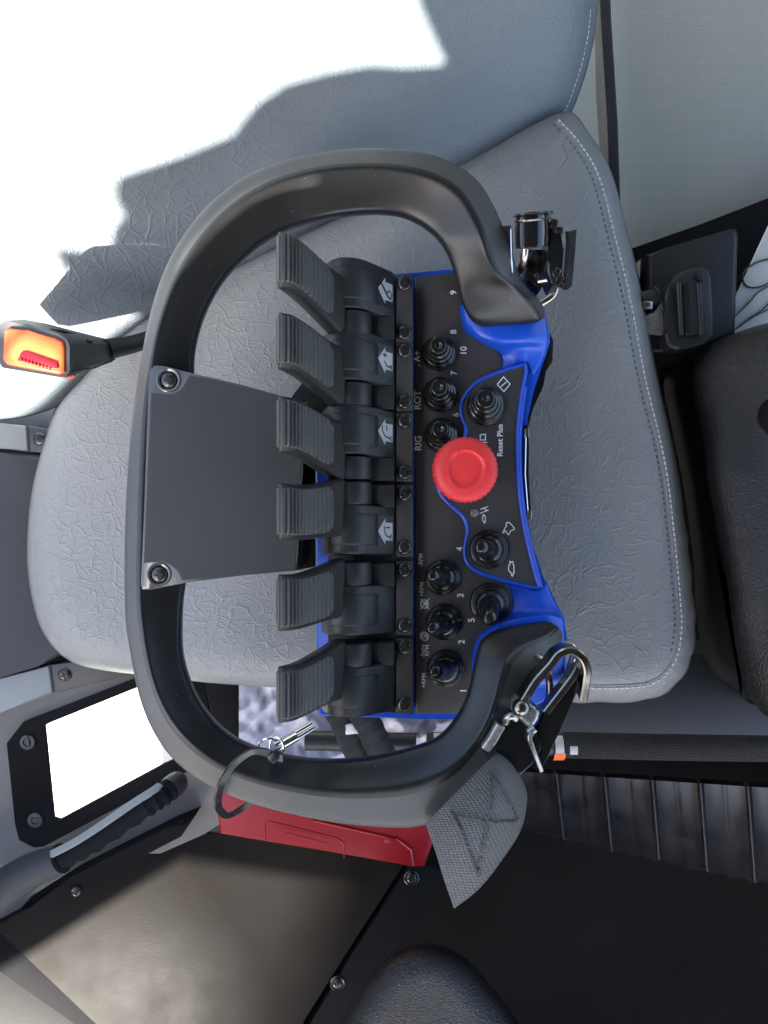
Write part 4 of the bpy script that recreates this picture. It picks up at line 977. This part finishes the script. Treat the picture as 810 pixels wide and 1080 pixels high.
for P in [poly]+holes:
    vs = [b.verts.new((x, y, ZC)) for x, y in P]; ee += [b.edges.new((vs[i], vs[(i+1) % len(vs)])) for i in range(len(vs))]
bmesh.ops.triangle_fill(b, use_beauty=True, use_dissolve=False, edges=ee)
r = bmesh.ops.extrude_face_region(b, geom=list(b.faces))
for v in r['geom']:
    if isinstance(v, bmesh.types.BMVert): v.co.z += .002
structure(obj('shadow_roof', b, 'roof', smooth=False))  # unseen roof sheet, its edge and holes shaped to cast the sun patches
bm = bmesh.new(); box(bm, (1.0, -.5, .25), .05, 3.0, .5); structure(obj('cab_wall', bm, 'roof'))
bm = bmesh.new(); box(bm, (.35, -1.25, .26), 1.25, .05, .58); structure(obj('front_wall', bm, 'roof'))
bm = bmesh.new(); box(bm, (-1.0, -1.0, .25), .05, 3.0, .7); structure(obj('door_wall', bm, 'roof'))
bm = bmesh.new(); box(bm, (.4, .80, .6), 1.3, .05, 1.1); structure(obj('back_wall', bm, 'wall'))
bm = bmesh.new()
f = bm.faces.new([bm.verts.new((x, y, -1.0)) for x, y in ((-60, -60), (60, -60), (60, 60), (-60, 60))]); structure(obj('ground', bm, 'ground', smooth=False))
perp = Vector((.914, -.405, 0)); az = Vector((-.405, -.914, 0))
c0 = az*25+perp*(.03+6)
bm = bmesh.new(); box(bm, (c0.x, c0.y, 14), 12, 3, 30, rot=None)
R0 = Matrix.Rotation(math.atan2(perp.y, perp.x), 3, 'Z')
for v in bm.verts: q = R0 @ Vector((v.co.x-c0.x, v.co.y-c0.y, 0)); v.co.x, v.co.y = c0.x+q.x, c0.y+q.y
structure(obj('unseen_shadow_block', bm, 'ground'))  # unseen block added far off for a soft shadow edge on the lid
# ================================================================== LIGHT, CAMERA
w = bpy.data.worlds.new('World'); S.world = w; w.use_nodes = True
nt = w.node_tree; bg = nt.nodes['Background']; sk = nt.nodes.new('ShaderNodeTexSky'); sk.sky_type = 'NISHITA'; sk.sun_disc = False; sk.dust_density = 3.2; sk.ozone_density = .7; sk.air_density = 1
sk.sun_elevation = math.asin(Lsun.z); sk.sun_rotation = math.atan2(Lsun.x, Lsun.y) % (2*math.pi)
nt.links.new(sk.outputs[0], bg.inputs[0]); bg.inputs[1].default_value = .10
sd = bpy.data.lights.new('sun', 'SUN'); sd.energy = 5; sd.angle = math.radians(.5); sd.color = (1, .95, .87)
so = bpy.data.objects.new('sun', sd); COL.objects.link(so); so.rotation_euler = Lsun.to_track_quat('Z', 'Y').to_euler(); so.location = Lsun*3
cd_ = bpy.data.cameras.new('camera'); cam = bpy.data.objects.new('camera', cd_); COL.objects.link(cam)
cam.location = (0, 0, CAMZ); cam.rotation_euler = (0, 0, 0)
cd_.sensor_fit = 'VERTICAL'; cd_.sensor_height = 24; cd_.lens = 24*FPX/1080; cd_.clip_start = .01; cd_.clip_end = 200
S.camera = cam
S.view_settings.view_transform = 'Standard'; S.view_settings.look = 'None'; S.view_settings.exposure = 2.9; S.view_settings.gamma = 1
S.cycles.max_bounces = 8; S.cycles.diffuse_bounces = 4; S.cycles.glossy_bounces = 4; S.cycles.caustics_reflective = False; S.cycles.caustics_refractive = False
S.cycles.use_denoising = True
